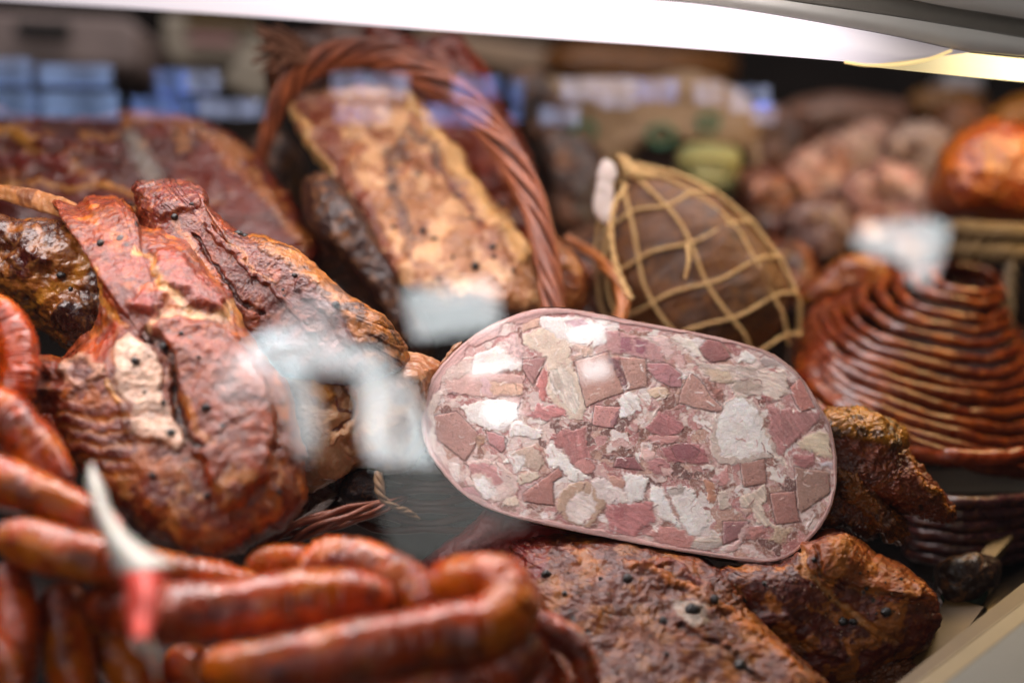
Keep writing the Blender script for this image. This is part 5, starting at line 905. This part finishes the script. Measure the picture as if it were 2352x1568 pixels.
    th = th * (1 + .6 * fbm(q3, 2.0, 3, 77)); m = 1 - smooth(th - 2, th + 1.5, de); rc = lin('#bf9690') * (1 + .6 * fbm(np.stack([de * .12, UV[:, 0] * .006, UV[:, 1] * .006], 1), 1.0, 3, 3)[:, None])
    ln = np.exp(-((de - th - 1) / 1.6) ** 2) * .5; col = col * (1 - ln[:, None]) + lin('#8a4a4a') * ln[:, None]
    col = col * (1 - m[:, None]) + rc * m[:, None]; m2 = 1 - smooth(1, 3.5, de); col = col * (1 - .6 * m2[:, None]) + lin('#8a5a44') * .8 * m2[:, None]
    mu = np.array([.50, .34, .30]); col = np.clip(mu * (np.clip(col, 1e-3, 1) / mu) ** 1.14, 0, .92); col = col * .86 + lin('#cfa39c') * .14
    h = h * (1 - m) + m * (.3 - .9 * (1 - smooth(0, 5, de)))
    tl = lambda U, Vv: .69 + .00002 * (U - 1443) - .00006 * (Vv - 995)
    p = P(UV[:, 0], UV[:, 1], tl(UV[:, 0], UV[:, 1])) - FW * (h * .00022)[:, None]
    F = gridfaces(nrg, nth, True); Nn = np.cross(p[F[5000, 1]] - p[F[5000, 0]], p[F[5000, 3]] - p[F[5000, 0]])
    if Nn @ FW > 0: F = F[:, ::-1]
    e = empty('brawn_slice', atz(1500, 1290, .79), 'thick oval cut of head cheese brawn with pink, white and liver coloured chunks', 'cold cut')
    M_face = meat('brawn_face', rough=.24, coat=1.2, mottle=.12, msc=160, lightamt=.06, light='#e8d8d0', dark='#7a4640', bump=.25, bsc=520, sss=.15, fine=900, sat=.86, val=1.22)
    meshobj('cut_face', p, F, M_face, e, col)
    # rind: from the face edge back into the case
    rows = 40; V = []; C2 = []
    for r in range(rows):
        t = r / (rows - 1); dep = tl(B[:, 0], B[:, 1]) + .0008 + .075 * t; k = 1 + .0015 * math.sin(min(t * 12, 1.57)) - .22 * t ** 3 
        cc2 = c + np.array([8, 26]) * t
        uv = cc2 + (B - c) * k; V.append(P(uv[:, 0], uv[:, 1], dep))
    V.append(np.repeat(P(c[0], c[1], .775)[None], nth, 0))
    V = np.array(V).reshape(-1, 3); nr = rows + 1; F2 = gridfaces(nr, nth, True)
    nz = fbm(V, 160, 3, 3); V = V + UP * (nz * .0006)[:, None]
    cc3 = np.tile(lin('#6e4428'), (len(V), 1)); mm = smooth(-.1, .4, fbm(V, 60, 3, 8))[:, None]; cc3 = cc3 * (1 - mm) + lin('#a0703e') * mm
    tt = np.repeat(np.arange(nr) / (nr - 1), nth)[:, None]; f = 1 - smooth(0, .03, tt); cc3 = cc3 * (1 - f) + lin('#8a5a42') * f
    if True: F2 = F2 if (vnormals(V, F2) * (V - V.mean(0))).sum() > 0 else F2[:, ::-1]
    meshobj('rind', V, F2, meat('brawn_rind', rough=.45, mottle=.4, msc=80, speck=.1, bump=.6), e, cc3)
    # torn bits of skin hanging off the lower edge
    for k, (poly, d) in enumerate([([(1690, 1286), (1740, 1288), (1800, 1280), (1845, 1282), (1800, 1292), (1770, 1303), (1735, 1298), (1700, 1292)], .684), ([(1510, 1256), (1560, 1264), (1540, 1276), (1528, 1274)], .686), ([(1000, 850), (1030, 812), (1060, 785), (1050, 800), (1025, 832)], .70)]):
        pillow('skin_flap', poly, d, .0025, M_face, '#b98074' if k < 2 else '#8a5a34', [], parent=e, amp=1.2, fr=120, seed=300 + k, nth=90, nrg=30)
slice_face()
